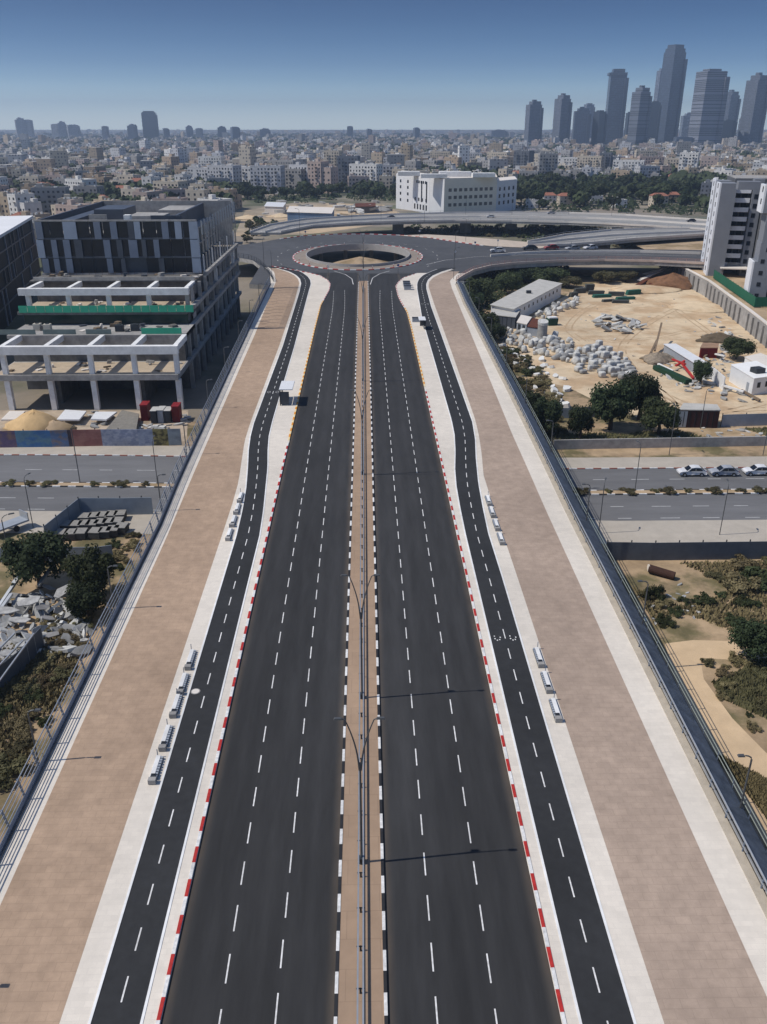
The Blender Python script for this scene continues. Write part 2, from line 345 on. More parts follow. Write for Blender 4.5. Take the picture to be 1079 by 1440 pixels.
# ================================================================== ground and streets
g = MB(); g.box(-9000, 9000, -200, 16000, -0.6, -0.02); struct('ground', g, CITYG)
def street(x):
    return itp([(-400, 126.0), (-56, 120.2), (-30, 119.2), (31, 115.0), (61, 114.9), (400, 114.9)], x)
def sband(name, m, a, b, z, xa=-260, xb=260, step=8):
    mb = MB(); n = int((xb - xa) / step); i = 0
    fa = a if callable(a) else (lambda x: a); fb = b if callable(b) else (lambda x: b)
    for k in range(n + 1):
        x = xa + (xb - xa) * k / n; mb.v += [(x, street(x) + fa(x), z), (x, street(x) + fb(x), z)]
    for k in range(n): mb.f.append((2 * k, 2 * k + 2, 2 * k + 3, 2 * k + 1)); mb.m.append(0)
    return struct(name, mb, m)
UP = lambda x: itp([(-40, 12.6), (-20, 12.0), (25, 9.6), (400, 9.6)], x)
LO = lambda x: itp([(-40, -9.6), (20, -9.0), (31, -9.8), (400, -9.8)], x)
scr = MB(); scr.poly([[(-130, 5), (150, 5), (150, 330), (20, 330), (20, 150), (-130, 150)]], -0.006); struct('scrub_soil', scr, SCRUB)
sband('street_pavement', PAVEG, lambda x: LO(x) - 7.2, lambda x: UP(x) + 5.2, 0.004)
sband('street_asphalt', ASPHO, LO, UP, 0.008)
sm = MB()
for lane, ph in ((5.2, 0), (-5.0, 2), (-9.0, 4)):
    x = -120.0
    while x < 130:
        if not (-24 < x < 24):
            off = lane * (1.2 if (x < 0 and lane > 0) else 1.0)
            a, b = x, x + 2.4 + 0.5 * math.sin(x * 1.7); sm.face([(a, street(a) + off - .07, .0125), (b, street(b) + off - .07, .0125), (b, street(b) + off + .07, .0125), (a, street(a) + off + .07, .0125)])
        x += 6.0
struct('street_marking', sm, mat('worn_white_paint', (0.5, 0.5, 0.49), 0.7, 0.25, 1))
md = MB()
for x in range(-160, 160, 3): md.pris([(x, street(x) - .6), (x + 3, street(x + 3) - .6), (x + 3, street(x + 3) + .6), (x, street(x) + .6)], 0.0, 0.14, 0)
struct('street_median', md, DIRT)
mk = MB()
for sx_ in (-1, 1):
    kerb(mk, [(x, street(x) + sx_ * 0.72) for x in range(-160, 160, 2)], 0.24, 0.16, 1.2, lambda y: 0.0)
kerb(mk, [(x, street(x) + UP(x) + .1) for x in range(-160, 160, 2)], 0.22, 0.14, 1.3, lambda y: 0.0, (2, 0))
struct('street_kerb', mk, [WHITE, mat('kerb_black', (0.05, 0.05, 0.05), 0.8), mat('faded_red_kerb', lin(150, 92, 80), 0.8)])
# sandy yard on the right and other bare patches
def pxpoly(l, z=0.0): return [P(a, b, z)[:2] for a, b in l]
y1 = MB(); y1.poly([pxpoly([(690, 500), (722, 462), (770, 432), (812, 405), (880, 386), (945, 378), (985, 411), (1030, 448), (1110, 512), (1200, 580), (1200, 596), (1079, 592), (985, 590), (930, 598), (860, 575), (800, 545), (760, 535)])], 0.0); struct('sand_yard', y1, SAND)
d2 = MB(); d2.poly([pxpoly([(935, 905), (975, 900), (1079, 903), (1150, 905), (1150, 925), (1060, 930), (985, 925), (990, 955), (1030, 1010), (1079, 1060), (1150, 1110), (1150, 1240), (1079, 1190), (1010, 1065), (960, 985)])], 0.003); struct('dirt_track', d2, mat('track_dirt', lin(196, 171, 138), 0.95, 0.12, 0.4, big=0.15, bump=0.2))
d3 = MB(); d3.poly([pxpoly([(330, 332), (345, 296), (420, 284), (540, 288), (575, 306), (520, 318), (430, 330)])], 0.0); struct('construction_lot', d3, mat('lot_sand', lin(190, 168, 138), 0.95, 0.25, 0.06, big=0.2, col2=lin(150, 138, 120)))
d4 = MB(); d4.poly([pxpoly([(-60, 632), (-60, 577), (265, 577), (262, 634)])], 0.0); struct('site_forecourt', d4, mat('forecourt', lin(176, 160, 140), 0.95, 0.2, 0.4, col2=lin(140, 125, 108)))
d5 = MB(); d5.poly([pxpoly([(775, 610), (775, 632), (1150, 622), (1150, 596), (930, 603)])], 0.004); struct('verge_soil', d5, DIRT)
# ================================================================== the bridge
KL = [(0, -11.0), (197, -11.03), (225, -10.9), (240, -9.9), (247, -9.5), (257, -9.5), (264, -10.6), (272, -13.2), (279, -18.0)]
KR = [(0, 11.45), (200, 11.45), (216, 11.3), (230, 10.2), (238, 9.8), (253, 9.7), (260, 10.7), (268, 12.6), (277, 17.5)]
BLR = [(0, -12.1), (90, -12.0), (97, -12.3), (104, -12.75), (111, -13.2), (118, -13.9), (124, -14.35), (131, -14.5), (181, -14.6), (242, -15.3), (257, -15.4), (264, -16.0), (271, -17.2), (278, -19.2), (287, -22.6), (297, -30.5)]
BLL = [(0, -15.05), (90, -14.85), (97, -15.05), (104, -15.45), (111, -16.1), (118, -16.85), (124, -17.3), (130, -17.5), (181, -17.25), (245, -18.05), (258, -18.5), (266, -19.4), (273, -21.0), (280, -23.6), (288, -28.2), (293, -33)]
WLL = [(0, -16.72), (91, -16.54), (99, -16.55), (106, -16.7), (114, -17.3), (122, -17.9), (130, -18.05), (181, -17.97), (232, -18.4), (258, -19.0), (266, -19.95), (273, -21.6), (280, -24.3), (288, -28.9), (292, -33)]
OLR = [(0, -22.9), (89, -23.02), (106, -23.3), (192, -24.5), (261, -26.3), (280, -28.6), (290, -31.5)]
OLL = [(0, -24.3), (93, -24.3), (106, -24.75), (200, -26.4), (257, -27.4), (280, -30.0), (292, -33.5)]
BRL_ = [(0, 12.5), (90, 12.5), (97, 12.6), (104, 12.8), (110, 13.2), (117, 13.95), (124, 14.5), (131, 14.7), (209, 14.75), (248, 15.8), (257, 16.3), (265, 17.3), (273, 19.2), (281, 22.6), (288, 26.5), (296, 31.5)]
BRR_ = [(0, 15.6), (80, 15.45), (90, 15.35), (97, 15.6), (105, 16.0), (114, 16.75), (122, 17.6), (130, 18.1), (142, 18.1), (222, 18.1), (248, 18.6), (256, 19.1), (264, 20.2), (272, 22.3), (280, 26.0), (288, 31.2)]
WRR = [(0, 17.25), (83, 17.05), (97, 16.95), (108, 17.0), (115, 17.7), (124, 18.35), (131, 18.65), (172, 18.9), (227, 19.1), (252, 19.4), (260, 20.2), (268, 22.0), (276, 25.2), (284, 30)]
ORL = [(0, 23.65), (96, 23.45), (124, 23.6), (248, 26.0), (262, 26.6), (280, 31.5)]
ORR = [(0, 25.8), (96, 25.8), (142, 26.3), (224, 26.8), (255, 27.6), (266, 29.5), (276, 33.0)]
ML, MR = -1.2, 1.6
YA, YB = -60.0, 262.0
c1 = MB(); strip(c1, KL, ML - .1, YA, 279, 0.0); struct('left_carriageway', c1, ASPH)
c2 = MB(); strip(c2, MR + .1, KR, YA, 277, 0.0); struct('right_carriageway', c2, ASPH)
m1 = MB(); strip(m1, ML, MR, YA, 262, 0.13); struct('median', m1, MEDP)
b1 = MB(); strip(b1, BLL, BLR, YA, 292, 0.11); struct('left_cycle_lane', b1, ASPHB)
b2 = MB(); strip(b2, BRL_, BRR_, YA, 288, 0.11); struct('right_cycle_lane', b2, ASPHB)
p1 = MB(); strip(p1, BLR, KL, YA, 279, 0.115); strip(p1, WLL, BLL, YA, 288, 0.12); strip(p1, OLL, OLR, YA, 290, 0.12); struct('left_pavement', p1, WPAVE)
p2 = MB(); strip(p2, KR, BRL_, YA, 277, 0.115); strip(p2, BRR_, WRR, YA, 284, 0.12); strip(p2, ORL, ORR, YA, 276, 0.12); struct('right_pavement', p2, WPAVE)
w1 = MB(); strip(w1, OLR, WLL, YA, 288, 0.124); struct('left_walkway', w1, BRL)
w2 = MB(); strip(w2, WRR, ORL, YA, 280, 0.124); struct('right_walkway', w2, BRR)
# thin raised edges of the cycle lanes
eg = MB()
for T in (BLL, BLR, BRL_, BRR_): kerb(eg, [(itp(T, y), y) for y in range(-60, 288, 2)], 0.16, 0.15, 2.0, zd, (0,))
struct('lane_edging', eg, CWHITE)
kb = MB()
kerb(kb, [(itp(KL, y) - .15, y) for y in range(-60, 122)], 0.22, 0.17, 1.36, zd, (0, 1))
kerb(kb, [(itp(KL, y) - .15, y) for y in range(122, 232)], 0.26, 0.17, 1.36, zd, (4, 2))
kerb(kb, [(itp(KL, y) - .15, y) for y in range(232, 280)], 0.22, 0.17, 1.36, zd, (0, 1))
kerb(kb, [(itp(KR, y) + .15, y) for y in range(-60, 150)], 0.22, 0.17, 1.36, zd, (0, 1))
kerb(kb, [(itp(KR, y) + .15, y) for y in range(150, 222)], 0.26, 0.17, 1.36, zd, (4, 2))
kerb(kb, [(itp(KR, y) + .15, y) for y in range(222, 278)], 0.22, 0.17, 1.36, zd, (0, 1))
kerb(kb, [(ML - .02, y) for y in range(-60, 262)], 0.2, 0.17, 1.36, zd, (0, 3))
kerb(kb, [(MR + .02, y) for y in range(-60, 262)], 0.2, 0.17, 1.36, zd, (3, 0))
struct('road_kerb', kb, [WHITE, RED, YEL, BLACKP, CREAM])
mkr = MB()
def dash(x, y, L, w=0.092, dz=0.005, T=None):
    a = T(y) if T else x; b = T(y + L) if T else x
    mkr.face([(a - w / 2, y, zd(y) + dz), (a + w / 2, y, zd(y) + dz), (b + w / 2, y + L, zd(y + L) + dz), (b - w / 2, y + L, zd(y + L) + dz)])
for k, x in enumerate((-7.74, -4.6, 4.5, 7.83)):
    y = 2.0 + (0.3, 1.2, 0.8, 0.0)[k]
    while y < 246:
        bend = (lambda yy, x=x: x + (0.16 if x < 0 else -0.16) * max(0, yy - 215) ** 1.5 * 0.02 * (-1 if abs(x) > 6 else -1))
        dash(x, y, 1.9, T=bend); y += 3.45
for T1, T2 in ((BLL, BLR), (BRL_, BRR_)):
    y = 3.0
    while y < 276:
        dash(0, y, 1.6, 0.095, 0.116, lambda yy: (itp(T1, yy) + itp(T2, yy)) / 2); y += 3.25
    for yy in (68.2, 147, 226):               # small symbols painted on the lanes
        xm = (itp(T1, yy) + itp(T2, yy)) / 2
        if (T1 is BLL) != (yy == 147): continue
        for sx_ in (-.75, .75):
            for k in range(7):
                a = k * 0.9; mkr.face([(xm + sx_ + .28 * math.cos(a) - .06, yy + .5 * math.sin(a) - .09, zd(yy) + .117), (xm + sx_ + .28 * math.cos(a) + .06, yy + .5 * math.sin(a) - .09, zd(yy) + .117), (xm + sx_ + .28 * math.cos(a) + .06, yy + .5 * math.sin(a) + .09, zd(yy) + .117), (xm + sx_ + .28 * math.cos(a) - .06, yy + .5 * math.sin(a) + .09, zd(yy) + .117)])
struct('lane_marking', mkr, WHITE)
# roundabout --------------------------------------------------------
ZR = 7.1
RC = (-1.8, 317.0)
def ell(a, b, n=96, t0=0.0, t1=2 * math.pi, c=RC): return [(c[0] + a * math.cos(t0 + (t1 - t0) * k / n), c[1] + b * math.sin(t0 + (t1 - t0) * k / n)) for k in range(n)]
outer = [(-34, 258), (-26.0, 255), (27, 255), (33, 262)] + pxpoly([(645, 396), (652, 389), (666, 381.5), (690, 375.5), (720, 371.8), (780, 368.5), (850, 366.8), (920, 368), (985, 371), (1020, 373), (1020, 353), (985, 351.5), (900, 350.5), (800, 349.5), (720, 347.5), (680, 345), (640, 339.5), (605, 334), (565, 330.5), (520, 328.8), (470, 329), (425, 331.5), (392, 336), (365, 341), (335, 345), (310, 348), (310, 362), (335, 362), (356, 366), (366, 374)], ZR)
ra = MB(); ra.poly([outer, ell(20.5, 29.5)], ZR - 0.01); struct('roundabout_road', ra, ASPHR)
ri = MB(); ri.poly([ell(23.2, 33.0), ell(18.6, 26.8)], ZR + 0.13); struct('roundabout_island', ri, mat('island_paving', lin(140, 129, 118), 0.9, 0.15, 0.3))
rk = MB(); kerb(rk, ell(23.4, 33.2, 200) + [ell(23.4, 33.2, 200)[0]], 0.5, 0.22, 2.0, lambda y: ZR)
kerb(rk, pxpoly([(680, 345.6), (640, 340.1), (605, 334.6), (565, 331.1), (520, 329.4), (470, 329.6), (425, 332.1), (392, 336.6)], ZR), 0.5, 0.22, 2.0, lambda y: ZR)
kerb(rk, [(itp(KL, y), y) for y in range(272, 280)] + [(-24, 285.5), (-31, 293)], 0.35, 0.18, 1.36, lambda y: ZR)
struct('roundabout_kerb', rk, [WHITE, RED])
rl = MB()
for k in range(60):
    if k % 2: continue
    for (a, b) in ((29.0, 44.0),):
        p = ell(a, b, 240)[4 * k]; q = ell(a, b, 240)[(4 * k + 2) % 240]; n_ = Vector((q[1] - p[1], p[0] - q[0])).normalized() * .08
        if p[1] > 290: rl.face([(p[0] + n_.x, p[1] + n_.y, ZR + .006), (p[0] - n_.x, p[1] - n_.y, ZR + .006), (q[0] - n_.x, q[1] - n_.y, ZR + .006), (q[0] + n_.x, q[1] + n_.y, ZR + .006)])
for pts in (pxpoly([(497, 400), (495, 392), (486, 386), (470, 381)], ZR), pxpoly([(521, 400), (524, 391), (534, 385), (548, 381)], ZR), pxpoly([(600, 372), (625, 366), (670, 361), (740, 358), (850, 357), (980, 360)], ZR)):
    for a, b in zip(pts, pts[1:]):
        n_ = Vector((b[1] - a[1], a[0] - b[0])).normalized() * .1; rl.face([(a[0] + n_.x, a[1] + n_.y, ZR + .007), (a[0] - n_.x, a[1] - n_.y, ZR + .007), (b[0] - n_.x, b[1] - n_.y, ZR + .007), (b[0] + n_.x, b[1] + n_.y, ZR + .007)])
struct('roundabout_marking', rl, WHITE)
pave3 = MB()                                   # raised pavements beside the roundabout
pave3.poly([pxpoly([(560, 331.5), (610, 335.5), (690, 346.5), (760, 349.5), (790, 345), (700, 337), (640, 332), (600, 330)], ZR)], ZR + .12)
struct('ramp_pavement', pave3, mat('dusty_paving', lin(186, 172, 156), 0.9, 0.12, 0.3))
# bridge body
br = thing('road_bridge', 'wide concrete road bridge carrying the dark dual carriageway to the roundabout', 'bridge')
dk = MB(); n = 0
def rect(xl, xr, y, z0, z1): return [(xl, y, z0), (xr, y, z0), (xr, y, z1), (xl, y, z1)]
dk.loft([rect(itp(OLL, y) - .25, itp(ORR, y) + 2.1, y, zd(y) - 1.3, zd(y) - .06) for y in list(range(-60, 262, 6)) + [262]]); dk.build('deck_slab', CGREY, br)
for xa, xb, ya, yb in ((-23.5, 27.0, -60, 93), (-25.5, 27.2, 141, 147)):
    a = MB(); a.loft([rect(xa, xb, y, -.3, zd(y) - 1.32) for y in (ya, (ya + yb) / 2, yb)]); a.build('abutment', CDARK, br)
for y in (118, 180, 214, 246):
    for x in (-18, -6, 6, 19):
        a = MB(); a.tube([(x, y, -.2), (x, y, zd(y) - 1.3)], .7, 14); a.build('pier', CGREY, br, smooth=False)
rd = MB(); rd.pris(outer, ZR - 1.3, ZR - 1.25, 0); rdm = MB()
i = len(rdm.v)
for loop in (outer, ell(20.5, 29.5)):
    q = len(loop)
    for k in range(q):
        a, b = loop[k], loop[(k + 1) % q]; rdm.face([(*a, ZR - 1.3), (*b, ZR - 1.3), (*b, ZR - .03), (*a, ZR - .03)])
rdm.poly([outer, ell(20.5, 29.5)], ZR - 1.3)
rb_ = thing('roundabout_deck', 'raised oval concrete deck with a hole in its middle under the roundabout', 'bridge')
rdm.build('deck_slab', CGREY, rb_)
for k in range(16):
    t = k * math.pi / 8 + .2; a = MB(); x, y = RC[0] + 27 * math.cos(t), RC[1] + 39 * math.sin(t); a.tube([(x, y, -.2), (x, y, ZR - 1.3)], .8, 12); a.build('pier', CGREY, rb_)
pr = MB(); e1, e2 = ell(18.9, 27.1, 96), ell(18.55, 26.7, 96)
for k in range(96):
    j = (k + 1) % 96; pr.pris([e1[k], e1[j], e2[j], e2[k]], ZR - 1.3, ZR + 1.0)
pr.build('parapet', mat('parapet_concrete', (0.34, 0.33, 0.32), 0.9, 0.12, .5), rb_)
# ================================================================== viaducts behind the roundabout
def viaduct(name, label, near, far, z, rail_m, side_m, road_m, piers, fascia=1.0, par=0.8):
    t = thing(name, label, 'viaduct')
    N_ = [P(a, b, z)[:2] for a, b in near]; Fa = [P(a, b, z)[:2] for a, b in far]
    poly = N_ + Fa[::-1]
    d = MB()
    d.poly([poly], z); d.poly([poly], z - fascia)
    for k in range(len(poly)):
        a, b = poly[k], poly[(k + 1) % len(poly)]; d.face([(*a, z - fascia), (*b, z - fascia), (*b, z - .004), (*a, z - .004)], 1)
    d.build('deck_slab', [road_m, side_m], t)
    for L in (N_, Fa):
        p = MB()
        for a, b in zip(L, L[1:]): p.beam((*a, z + par / 2), (*b, z + par / 2), 0.35, par)
        p.build('parapet', rail_m, t)
        q = MB(); pts = resample(L, 6.0)
        for s_ in pts: q.tube([(s_.x, s_.y, z + par), (s_.x, s_.y, z + par + .7)], .07, 5)
        for a, b in zip(L, L[1:]): q.beam((*a, z + par + .65), (*b, z + par + .65), .1, .1)
        q.build('handrail', STEEL, t)
    q = MB()
    for f in (.27, .5, .73):
        pts = resample([tuple(Vector(n_).lerp(Vector(f_), f)) for n_, f_ in zip(N_, Fa)], 4.5)
        for j, (a, b) in enumerate(zip(pts, pts[1:])):
            if j % 2 and f != .5: continue
            n_ = Vector((b.y - a.y, a.x - b.x)).normalized() * .16
            if f != .5: q.face([(a.x - n_.x, a.y - n_.y, z + .01), (a.x + n_.x, a.y + n_.y, z + .01), (b.x + n_.x, b.y + n_.y, z + .01), (b.x - n_.x, b.y - n_.y, z + .01)][::-1], 0)
    tag(q.build('viaduct_marking', CONC), kind='structure')
    pts = resample([tuple(Vector(n_).lerp(Vector(f_), .5)) for n_, f_ in zip(N_, Fa)], 4.5); q = MB(); q.loft([[(p.x, p.y - .25, z), (p.x, p.y + .25, z), (p.x, p.y + .2, z + .8), (p.x, p.y - .2, z + .8)] for p in pts]); q.build('central_barrier', CONC, t)
    for (px, py) in piers:
        x, y = P(px, py, z)[:2]; a = MB(); a.obox(x, y, -.2, 5.5, 1.6, z - fascia + .2, 0.1); a.build('pier', CGREY, t)
    return t
LASPH = mat('faded_asphalt', (0.27, 0.265, 0.255), 0.9, 0.12, 0.2, big=0.15)
viaduct('viaduct', 'long pale curved viaduct passing in front of the white office building', [(395, 327), (440, 318.5), (500, 314.5), (560, 312.5), (640, 311), (720, 311.5), (800, 313.5), (860, 316), (920, 319), (985, 323), (1040, 327)],
        [(352, 327), (380, 317), (430, 309), (500, 304.5), (560, 302), (640, 300), (720, 299.5), (800, 300), (880, 303), (985, 310), (1040, 314)], 7.4, CONC, CGREY, LASPH, [(655, 306), (720, 306), (797, 307), (870, 311), (560, 308), (940, 315)])
viaduct('viaduct', 'pale ramp joining the roundabout to the right viaduct behind the parked site traffic', [(742, 346), (796, 345.5), (846, 341.6), (888, 337.5), (985, 331), (1040, 328)],
        [(742, 341), (796, 331), (858, 324.5), (920, 322.5), (985, 322.6), (1040, 322)], 7.25, CONC, CGREY, LASPH, [(850, 334), (915, 329), (975, 327)])
# parapet with rails on the near edge of the right ramp
near = pxpoly([(642, 396), (652, 389), (666, 381.5), (690, 375.5), (720, 371.8), (780, 368.5), (850, 366.8), (920, 368), (985, 371), (1020, 373)], ZR)
rpt = thing('ramp_parapet', 'pink and white parapet along the curved edge of the right ramp', 'parapet')
p = MB(); q = MB()
for a, b in zip(near, near[1:]): p.beam((*a, ZR + .3), (*b, ZR + .3), .5, .75)
for s_ in resample(near, 3.0): q.tube([(s_.x, s_.y, ZR + .6), (s_.x, s_.y, ZR + 1.5)], .08, 5)
for a, b in zip(near, near[1:]):
    for h in (1.05, 1.5): q.beam((*a, ZR + h), (*b, ZR + h), .09, .09)
p.build('base_wall', mat('pinkish_concrete', lin(196, 178, 166), .9, .12, .4), rpt); q.build('handrail', mat('pink_rail', lin(168, 132, 124), .6, .2, .5), rpt)
inner = pxpoly([(690, 361), (740, 357), (800, 355), (900, 355), (985, 357.5)], ZR)
bp = thing('crash_barrier', 'low grey concrete barrier dividing the lanes of the right ramp', 'barrier')
p = MB()
for a, b in zip(inner, inner[1:]): p.beam((*a, ZR + .4), (*b, ZR + .4), .45, .85)
p.build('barrier_wall', CONC, bp)
gm = thing('left_ramp_railing', 'dark curved railing where the left exit road leaves the roundabout', 'railing')
lf = pxpoly([(385, 397), (380, 388), (373, 378), (364, 370.5), (352, 365), (335, 362), (318, 361.5)], ZR)
gm.name = 'ramp_railing'
q = MB()
for s_ in resample(lf, 3.0): q.tube([(s_.x, s_.y, ZR), (s_.x, s_.y, ZR + 1.6)], .07, 5)
for a, b in zip(lf, lf[1:]):
    for h in (.5, 1.0, 1.6): q.beam((*a, ZR + h), (*b, ZR + h), .08, .08)
q.build('rail', DSTEEL, gm)
# ================================================================== railings along the bridge
def fence_path(T, off, y0, y1, step): return [(itp(T, y) + off, y) for y in [y0 + (y1 - y0) * k / int((y1 - y0) / step) for k in range(int((y1 - y0) / step) + 1)]]
lfn = thing('bridge_railing', 'tall grey railing with blue lower band along the left edge of the bridge', 'railing')
pts = fence_path(OLL, -.1, 12, 258, 3.0)
a = MB(); secs = []
for x, y in pts: secs.append([(x - .18, y, zd(y)), (x + .12, y, zd(y)), (x + .08, y, zd(y) + .28), (x - .18, y, zd(y) + .28)])
a.loft(secs); a.build('base_kerb', CDARK, lfn)
a = MB()
a.loft([[(x - .12, y, zd(y) + .32), (x - .06, y, zd(y) + .32), (x - .16, y, zd(y) + .62), (x - .22, y, zd(y) + .62)] for x, y in pts]); a.build('lower_panel', BSTEEL, lfn)
for h, dx, r in ((.85, -.24, .04), (1.25, -.3, .04), (1.65, -.36, .04), (2.05, -.42, .055)):
    a = MB(); a.tube([(x + dx, y, zd(y) + h) for x, y in pts], r, 6); a.build('rail', STEEL, lfn)
for x, y in pts:
    a = MB(); a.beam((x - .16, y, zd(y) + .1), (x - .46, y, zd(y) + 2.1), .10, .14); a.build('post', BSTEEL, lfn)
    a = None
rfn = thing('bridge_railing', 'steel railing and dark sloping metal shield along the right edge of the bridge', 'railing')
pts = fence_path(ORR, .35, 12, 256, 3.0)
a = MB(); a.loft([[(x - .34, y, zd(y)), (x + .3, y, zd(y)), (x + .3, y, zd(y) + .22), (x - .34, y, zd(y) + .22)] for x, y in pts]); a.build('base_kerb', mat('dusty_concrete', lin(178, 168, 152), .9, .18, 1.0), rfn)
a = MB(); a.tube([(x + .25, y, zd(y) + 1.15) for x, y in pts], .075, 8); a.build('handrail', STEEL, rfn)
a = MB(); a.tube([(x + .2, y, zd(y) + .7) for x, y in pts], .05, 6); a.build('handrail', STEEL, rfn)
a = MB()
for j in range(13):                          # louvred shield: long slats one above another
    o = .34 + j * .118; h = 1.0 - j * .066
    a.loft([[(x + o, y, zd(y) + h), (x + o + .10, y, zd(y) + h - .035), (x + o + .10, y, zd(y) + h - .075), (x + o, y, zd(y) + h - .04)] for x, y in pts])
a.build('louvre_shield', mat('blue_black_steel', (0.085, 0.10, 0.125), .42, .45, 0.9, metal=.35), rfn)
a = MB(); a.loft([[(x + 1.6, y, zd(y) - .1), (x + 2.0, y, zd(y) - .1), (x + 2.0, y, zd(y) + .05), (x + 1.6, y, zd(y) + .05)] for x, y in pts]); a.build('outer_gutter', DSTEEL, rfn)
for h in (.5, .95):
    a = MB(); a.tube([(x + 1.95, y, zd(y) + h) for x, y in pts], .04, 6); a.build('outer_rail', mat('pale_green_steel', (0.33, 0.36, 0.31), .5, .15, 1.0, metal=.3), rfn)
for x, y in pts:
    a = MB(); a.tube([(x + .22, y, zd(y) + .2), (x + .25, y, zd(y) + 1.15)], .06, 6); a.tube([(x + .22, y, zd(y) + .75), (x + 1.8, y, zd(y) + .1)], .045, 5); a.tube([(x + 1.95, y, zd(y)), (x + 1.95, y, zd(y) + .95)], .045, 6); a.build('post', BSTEEL, rfn)
# median guard rail: two steel beams on a row of posts
gr = thing('median_guardrail', 'twin steel guardrail running down the middle of the tan median', 'guardrail')
for dx, m in ((-.16, STEEL), (.16, STEEL)):
    a = MB(); ys = range(-10, 252, 4)
    a.loft([[(.18 + dx - .05, y, zd(y) + .55), (.18 + dx + .05, y, zd(y) + .55), (.18 + dx + .05, y, zd(y) + .67), (.18 + dx - .05, y, zd(y) + .67)] for y in ys]); a.build('beam', m, gr)
y = -8.0
while y < 250:
    a = MB(); a.box(.18 - .06, .18 + .06, y - .05, y + .05, zd(y) + .1, zd(y) + .54); a.box(.18 - .26, .18 + .26, y - .03, y + .03, zd(y) + .5, zd(y) + .54); a.build('post', DSTEEL, gr); y += 2.7
# ================================================================== lamps
def median_lamp(label):
    t = thing('street_lamp', label, 'street lamp', group='double armed lamps along the median')
    a = MB(); a.tube([(0, 0, 0), (0, 0, 8.6)], .09, 10, r1=.065); a.build('pole', mat('lamp_grey', (0.11, 0.115, 0.12), .5, .1, 1, metal=.4), t)
    a = MB(); a.tube([(0, 0, 0), (0, 0, .5)], .22, 10); a.build('base', DSTEEL, t)
    for s_ in (-1, 1):
        a = MB(); a.tube([(0.05 * s_, 0, 8.0)] + [(s_ * (0.08 + .82 * (k / 8) ** 1.6), 0, 8.0 + 4.0 * (k / 8) ** .85) for k in range(1, 9)], .06, 8, r1=.04)
        a.tube([(s_ * .9, 0, 12.0), (s_ * 1.1, 0, 12.1)], .035, 6); ar_ = a.build('arm', MATS['lamp_grey'], t)
        a = MB(); a.obox(s_ * 1.32, 0, 12.06, .55, .2, .1, 0, taper=.8); a.build('lamp_head', MATS['lamp_grey'], ar_)
    return keep(t)
yl = [41.8, 59.3, 108.3, 153.5, 199.0, 243.0, 288.0]
L0 = None
for k, y in enumerate(yl):
    lab = ('nearest double armed grey lamp standing on the tan median' if k == 0 else 'tall double armed lamp at the roundabout end of the median' if k == 6 else f'{nth(k, 7)} double armed grey lamp along the median counted from the camera')
    z = zd(y) + .13 if y < 262 else ZR
    if L0 is None: L0 = median_lamp(lab); L0.location = (.22, y, z)
    else: dup(L0, (.22, y, z), label=lab)
def side_lamp(label, hgt=5.2, arm=1.0, group='slim lamps beside the bridge', head=.5):
    t = thing('street_lamp', label, 'street lamp', group=group)
    a = MB(); a.tube([(0, 0, 0), (0, 0, hgt * .93)] + [(arm * (1 - math.cos(q)) * .55, 0, hgt * .93 + hgt * .07 * math.sin(q)) for q in (.5, 1.0, 1.5)], .075, 8, r1=.05); po_ = a.build('pole', MATS['lamp_grey'], t)
    a = MB(); a.obox(arm * .55 + head / 2, 0, hgt - .05, head, .26, .12, 0, taper=.8); a.build('lamp_head', MATS['lamp_grey'], po_)
    return keep(t)
L1 = None
yy = [33, 52, 74, 97, 116.3, 138, 160, 183, 206, 229]
for k, y in enumerate(yy):
    lab = f'{nth(k, 10)} slim lamp outside the left bridge railing counted from the camera'; loc = (itp(OLL, y) - .75, y, zd(y) - .1)
    if L1 is None: L1 = side_lamp(lab); L1.location = loc
    else: dup(L1, loc, label=lab)
for k, y in enumerate([46, 70, 93, 116, 139, 162, 185, 208, 231]):
    dup(L1, (itp(ORR, y) + 2.0, y, zd(y) - .1), math.pi, f'{nth(k, 9)} slim lamp outside the right bridge railing counted from the camera')
L2 = side_lamp('tall slim street lamp on the left street median beside the hoarding', 9.5, 1.6, 'tall lamps along the lower streets', .8); L2.location = (*P(113, 680)[:2], 0)
for (px, py), lab, rz in (((47, 742), 'tall slim lamp on the left near pavement of the lower street', 1.2), ((20, 815), 'tall lamp behind the tin fence left of the big bush', 0.5), ((222, 682), 'slim lamp of the lower street close to the left bridge railing', 1.5), ((893, 690), 'tall slim lamp on the right street median', 1.9), ((1012, 752), 'slim lamp on the right near pavement of the lower street', 1.4),
                          ((941, 640), 'lamp with pale head before the long grey wall and dark trees', 1.57), ((1073, 640), 'lamp at the right frame edge before the long grey wall', 1.57), ((985, 603), 'slim lamp before the dark maroon container', .3), ((842, 750), 'slim lamp on the pavement just right of the bridge shield', 1.2)):
    dup(L2, (*P(px, py)[:2], 0), rz, lab, scale=.8 if 'slim lamp' in lab else .9)
k = 0
